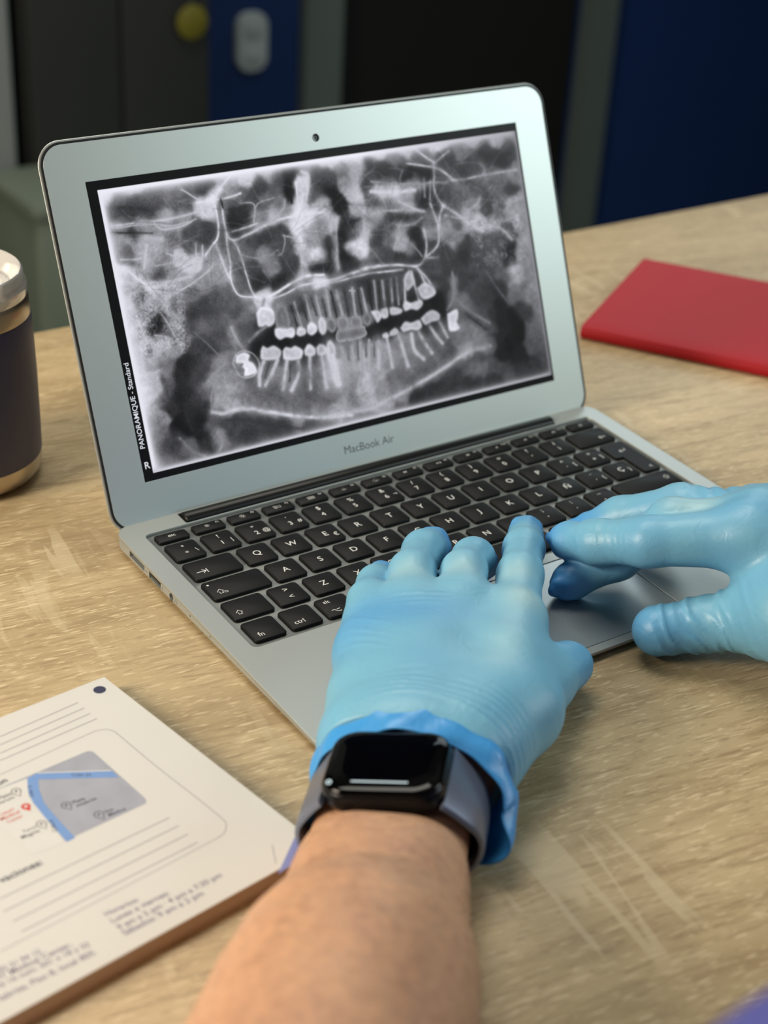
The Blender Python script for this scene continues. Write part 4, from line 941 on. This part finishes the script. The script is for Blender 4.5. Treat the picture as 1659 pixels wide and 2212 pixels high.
def arm_right(P, d=0.0):
    q = chain(P, [(262, -62, 46, 24-d), (285, -95, 46, 24-d), (340, -190, 46, 33-d), (410, -290, 50, 40-d)], 12)
    return smin(q, rcone(P, (412, -296, 54, 41-d), (350, -490, 250, 50-d)), 30)
def torso(P, d=0.0):
    Q = P.copy(); Q[:, 1] = (Q[:, 1]+490)*1.35
    t = rcone(Q, (165, 0, -240, 165-d), (165, 0, 20, 148-d))
    t = smin(t, rcone(Q, (30, 0, 215, 72-d), (300, 0, 215, 72-d)), 90)
    t = smin(t, rcone(Q, (165, 0, 20, 148-d), (165, 0, 200, 120-d)), 60)
    return t*.8
def body(P):
    d = np.minimum(left_hand(P, 4.6), right_hand(P, 2.2))
    a = smin(arm_left(P), arm_right(P), 3)
    t = smin(torso(P, 8), rcone(P, (165, -490, 240, 58), (165, -485, 345, 54)), 30)
    return smin(smin(d, a, 14), t, 18)
V, F = sdf_mesh(body, (-245, -660, -440), (475, 130, 420), 2.6, 3)
MOLES = [((-.011, .018, .062), .0032), ((.004, .040, .052), .0018), ((-.044, -.006, .070), .0022)]
SKIN = skin('fair_skin', MOLES)
obj('body', mesh('body', V-PO, F), SKIN, per, label='bare forearm and body under the clothing')
# fine short hair lying across the forearm
rng_ = np.random.RandomState(3)
vs = (V-WR)@WA; ok = np.where((vs < -22) & (vs > -190) & (V[:, 2] > 16) & (V[:, 0] < 40))[0]
hv, hf = [], []
e1 = np.array([.52, .25, .15])
for q in rng_.choice(ok, 900):
    p = V[q].astype(float); ax = WR+WA*((p-WR)@WA); nn = p-ax; nn[2] = abs(nn[2]); nn /= np.linalg.norm(nn)
    dr = WX*(.8+.3*rng_.randn())+WA*(-.25+.5*rng_.randn()); dr -= nn*(dr@nn); dr /= np.linalg.norm(dr); L = 4+5*rng_.rand(); o = len(hv)
    sd = np.cross(nn, dr)
    for k, f in enumerate((0, .35, .7, 1)):
        c = p+dr*L*f+nn*(.35+1.1*f*(1-f)+.25*f); r = .055*(1-.8*f)
        hv += [c+sd*r, c-sd*r*.5+nn*r*.8, c-sd*r*.5-nn*r*.8]
        if k: hf += [(o+3*k-3+i, o+3*k-3+(i+1) % 3, o+3*k+(i+1) % 3, o+3*k+i) for i in range(3)]
HAIR = mat('brown_arm_hair', (132, 92, 62), .5); add_noise(HAIR, 50, .2)
ho = obj('arm_hair', mesh('arm_hair', np.array(hv)-PO, hf), HAIR, per, label='fine short brown hair on the forearm'); ho['kind'] = 'stuff'
def scrub(P):
    t = torso(P)
    for c in (((-20, -490, 250, 64), (-104, -366, 152, 82)), ((350, -490, 250, 64), (380, -395, 150, 66))):
        s = rcone(P, *c); t = smin(t, s, 30)
    neck = rcone(P, (165, -490, 260, 66), (165, -478, 380, 70))
    t = np.maximum(t, -neck)
    t = t-1.2*np.sin(P[:, 2]*.05+P[:, 0]*.03)*np.sin(P[:, 1]*.06+P[:, 0]*.04)
    return t
V, F = sdf_mesh(scrub, (-200, -660, -440), (475, -270, 390), 3.2, 3)
obj('scrub_top', mesh('scrub_top', V-PO, F), SCRUB, per, label='violet blue scrub top')

def gs(x, s): return np.exp(-(x/s)**2)
def wob(P, f, ph=0.0):
    return np.sin(P[:, 0]*f+ph)*np.sin(P[:, 1]*f*1.13+ph*1.7)+np.sin(P[:, 2]*f*1.3+ph*.6)*np.sin((P[:, 0]+P[:, 1])*f*.7+1.0)
def along(P, a, b):
    a, b = np.array(a[:3]), np.array(b[:3]); L = np.linalg.norm(b-a); u = (b-a)/L
    return (P-a)@u, L, u
def cutplane(P, c, n): return (P-c)@n
GA = np.array([.745, .667, 0.0])
def left_glove(P):
    d = left_hand(P)
    s = (P-WR)@GA; t = (P-WR)@np.array([.667, -.745, 0]); top = np.clip((P[:, 2]-14)/14, 0, 1)
    sc = s+.0075*t*t-t*.10
    for k, (p, w, am) in enumerate(((41, .9, .55), (45, .8, .6), (48.5, 1.0, .5), (53, .9, .35), (58, .9, .2), (37.5, .8, .6))):
        d = d-am*gs(sc-p+.8*np.sin(t*.11+k), w)*top*np.clip((t+26)/18, .15, 1)
    # folds on the little finger side and at the finger roots
    m = gs(t+33, 9)*top
    for k, p in enumerate((72, 77, 81, 88)): d = d-.5*gs(s-p+.45*(t+30), .9)*m
    for k, p in enumerate((108, 112, 116)): d = d-.35*gs(s-p-.25*t, 1.0)*gs(t+16, 14)*top
    # creases of the thumb
    st, L, u = along(P, HL['thumb'][1], HL['thumb'][3]); near = np.clip(1-np.abs(chain(P, HL['thumb'][1:], 7))/5, 0, 1)
    d = d-.22*near*np.sin(st*1.9+P[:, 2]*.5+.6*np.sin(P[:, 0]*.4))*np.clip((st-8)/8, 0, 1)
    for n in ('index', 'ring', 'pinky', 'middle'):
        a = np.array(HL[n][-1][:3]); q = np.linalg.norm(P-a, axis=1)
        d = d-.45*gs(q-6, 6)*wob(P, .55, len(n))
    cut = cutplane(P, WR+WA*25, -WA)
    return np.maximum(d, cut)
RT = HR['thumb']
def right_glove(P):
    d = right_hand(P)
    st, L, u = along(P, RT[1], RT[3]); near = np.clip(1-np.abs(chain(P, RT, 7))/6, 0, 1)
    ph = st*.82-P[:, 2]*.5+1.5*np.sin(st*.23+P[:, 2]*.17)
    d = d-.85*near*np.maximum(np.sin(ph), -.15)*(.6+.4*np.sin(st*.5+1))*np.clip((st+22)/10, 0, 1)*np.clip((L+8-st)/14, 0, 1)
    si, Li, ui = along(P, HR['index'][1], HR['index'][3]); ni = np.clip(1-np.abs(chain(P, HR['index'], 5))/4, 0, 1)
    for p in (2, 5, 8.5, 13, 19, 30): d = d-.30*ni*gs(si-p-.25*(P[:, 2]-40)+.4*np.sin(P[:, 0]), .8)
    for n in ('index', 'middle', 'ring', 'pinky'):
        a = np.array(HR[n][-1][:3]); q = np.linalg.norm(P-a, axis=1)
        d = d-.5*gs(q-6, 6)*wob(P, .6, len(n)+1)
    k = np.array(HR['ring'][1][:3])+np.array([14.0, -16, 8]); q = np.linalg.norm(P-k, axis=1)
    d = d-.8*gs(q, 15)*np.sin((P[:, 0]-P[:, 1]*.6)*.9)
    c = np.array([300.0, -112, 46]); n = np.array([.66, -.75, 0])
    return np.maximum(d, cutplane(P, c, n))
def seg_near(V, a, b, r): return gs(rcone(V, tuple(a[:3])+(0,), tuple(b[:3])+(0,))-0, r)
def glove(name, f, lo, hi, hand, label, extra, pale):
    V, F = sdf_mesh(f, lo, hi, .8, 2)
    tips = np.full(len(V), 1e9)
    for n in ('index', 'middle', 'ring', 'pinky'):
        tips = np.minimum(tips, np.linalg.norm(V-np.array(hand[n][-1][:3]), axis=1))
    th = np.linalg.norm(V-np.array(hand['thumb'][-1][:3]), axis=1)
    loose = np.clip(1.25-tips/17, 0, 1)+np.clip(.9-th/26, 0, 1)*.8
    loose = loose+extra(V)+.10*wob(V, .12)
    me = mesh(name, V-PO, F); at = me.attributes.new('loose', 'FLOAT', 'POINT'); at.data.foreach_set('value', np.clip(loose, 0, 1).astype(np.float32))
    a2 = me.attributes.new('stretched', 'FLOAT', 'POINT'); a2.data.foreach_set('value', np.clip(pale(V), 0, 1).astype(np.float32))
    return obj(name, me, GLOVE, per, label=label)
gl = glove('glove', left_glove, (-30, -100, -4), (190, 122, 60), HL, 'blue glove on the hand with the watch',
           lambda V: .5*gs((V-WR)@GA-92, 18)*np.clip(-((V-WR)@np.array([.667, -.745, 0]))/30+.3, 0, 1),
           lambda V: sum(.62*gs(np.linalg.norm(V-np.array(c), axis=1), 9) for c in (np.array(HL['index'][0][:3])+np.array([3, -2, 11]), np.array(HL['ring'][1][:3])+np.array([-8, -9, 6]), np.array(HL['middle'][1][:3])+np.array([-7, -8, 7]), np.array(HL['index'][1][:3])+np.array([-9, -8, 8])))+.35*seg_near(V, (97, 2, 42), (62, -28, 42), 9))
gr = glove('glove', right_glove, (135, -130, -4), (330, 110, 90), HR, 'blue glove on the hand reaching in from the right', lambda V: 0*V[:, 0]+.10, lambda V: .8*seg_near(V, np.array(HR['middle'][1][:3])+np.array([2, -3, 6]), np.array(HR['middle'][0][:3])*.3+np.array(HR['middle'][1][:3])*.7+np.array([2, -3, 7]), 8)+.3*gs(np.linalg.norm(V-np.array(HR['ring'][1][:3]), axis=1), 10))
# rolled cuff of the near glove
nt, ns = 220, 44
cv = []
for j in range(ns):
    f = j/(ns-1)
    for i in range(nt):
        t = 2*math.pi*i/nt; c, s = math.cos(t), math.sin(t)
        right = max(0, math.cos(t-math.radians(-18)))**2; topm = max(0, s)
        send = 18.5-19*right**2-6*max(0, -s)-2*max(0, -c)                  # where the rim ends along the arm
        sa = 39+(send-39)*f
        bell = math.sin(math.pi*min(1, f*1.05))
        fl = -6.5*(1-f)**3+min(1, f*4)*1.6+bell*(1.2+1.2*right)+f**1.4*9.0*right
        fold = min(1, f*2.6)*(1-.45*topm)*(.9*math.sin(7*t+5*f+1.4*math.sin(3*t))+.6*math.sin(13*t-7*f)+1.4*math.sin(10*f+2.2*t+1.2*math.sin(5*t))*(.55+right))
        wave = 1.6*f*math.sin(5*t+1.2)*(right+.3)
        rx, rz = 34.5-2.6*f+fl+fold*.8, 26.6-3.2*f+fl*.85+fold*.7
        p = WR+WA*(sa+wave)+WX*(rx*c+1.5*(1-f))+WN*(rz*s+3.6*(1-f)+1.6*f+.9*max(0, math.cos(t-2.2))**2)
        p[2] = max(p[2], .9)
        cv.append(p)
cv = np.array(cv).reshape(ns, nt, 3)
idx = np.arange(ns*nt).reshape(ns, nt); nx_ = np.roll(idx, -1, 1)
Fc = np.stack([idx[:-1], nx_[:-1], nx_[1:], idx[1:]], -1).reshape(-1, 4)
cme = mesh('cuff', cv.reshape(-1, 3)-PO, Fc)
cuff = obj('cuff', cme, CUFF, gl, label='bunched bright blue glove cuff')
so = cuff.modifiers.new('thickness', 'SOLIDIFY'); so.thickness = .0007; so.offset = 0

# ------------------------------------------------------------------ wristwatch
watch = empty('wristwatch', Vector(M(*WR)), 'black square smartwatch with grey strap worn on the bare wrist', 'wristwatch')
watch.rotation_euler = Matrix([[WX[i], WA[i], WN[i]] for i in range(3)]).to_euler()
CASE = mat('graphite_case', (34, 35, 38), .26, .8); add_noise(CASE, 300, .1)
GLASS = mat('black_watch_glass', (3, 3, 4), .05, Specular_IOR_Level=.22); add_noise(GLASS, 50, .1)
STRAP = mat('slate_blue_strap', (112, 119, 138), .34, .4); add_noise(STRAP, 1200, .1, bump=.06)
def wr_(w, h, r, z): return ring(rrect(w, h, r, 9), z)
R = [(30, 24, 7, 17.2), (41, 34.5, 9, 17.6), (44, 37.5, 10, 19.6), (44.6, 38, 10.4, 22), (44.2, 37.7, 10.2, 24.4), (42.8, 36.4, 9.6, 26.0), (41, 34.6, 8.8, 26.2)]
case = obj('case', mesh('case', *loft([wr_(*q) for q in R]), angle=60), CASE, watch)
R = [(43.2, 36.8, 9.8, 25.2), (43.0, 36.6, 9.7, 26.0), (42.0, 35.6, 9.2, 26.9), (40.2, 33.8, 8.4, 27.45), (36, 29.8, 7, 27.8), (26, 20, 5, 28.0), (10, 6, 2, 28.05)]
obj('display', mesh('display', *loft([wr_(*q) for q in R])), GLASS, watch, label='dark glossy watch glass')
V, F = lathe([(.3, 0), (2.9, 0), (3.4, .5), (3.4, 2.0), (2.9, 2.5), (.3, 2.5)], 32)
V = np.asarray(V); V = np.c_[V[:, 0], V[:, 2], -V[:, 1]]
obj('crown', mesh('crown', V+np.array([-9.5, 18.6, 22.6]), F, angle=40), CASE, watch)
obj('side_button', mesh('side_button', *box(5, 16, 18.7, 19.4, 21.2, 23.4, .3)), CASE, watch)
REFL = emis('reflection_glow', (222, 240, 240), .95)  # lamp reflections on the watch glass, put in as glowing shapes
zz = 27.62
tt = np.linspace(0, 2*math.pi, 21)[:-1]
obj('painted_reflection', mesh('painted_reflection', *line([(-10.5, -12.9), (9.6, -12.9)], .75, 28.02), smooth=False), REFL, watch, label='painted reflection, a thin white line low on the watch glass')
obj('painted_reflection', mesh('painted_reflection', *line([(-18.3+.75*math.cos(t), -13.4+1.1*math.sin(t)) for t in tt], .6, 27.75, True), smooth=False), REFL, watch, label='painted reflection, a small white ring at the corner of the watch glass')
# strap: a band around the wrist between the two ends of the case
def strap_half(sgn, n=40):
    sec = []
    for i in range(n+1):
        f = i/n; t = math.radians(38-f*136)
        rx, rz = 33.2, 24.0-3.0*f
        c = np.array([sgn*rx*math.cos(t), 0, rz*math.sin(t)+.5])
        if f < .12:
            e = np.array([sgn*21.5, 0, 20.8]); w0 = (1-f/.12); c = c*(1-w0)+e*w0
        tn = np.array([sgn*math.cos(t)/rx, 0, math.sin(t)/rz]); tn /= np.linalg.norm(tn)
        hw = 12+5.6*max(0, 1-f/.30)**1.5; th = 1.15
        sec.append(np.array([c+np.array([0, y*hw, 0])+tn*z*th for y, z in ((-1, -.6), (-.97, .5), (-.9, .95), (0, 1), (.9, .95), (.97, .5), (1, -.6), (.9, -1), (0, -1), (-.9, -1))]))
    V, F = loft(sec); V = np.asarray(V)
    return V, F
for sgn in (-1, 1):
    V, F = strap_half(sgn)
    V[:, 2] = np.maximum(V[:, 2], -16.0-(V[:, 0]*WX[2])*0)
    obj('strap', fix_normals(mesh('strap', V, F, angle=60)), STRAP, watch)
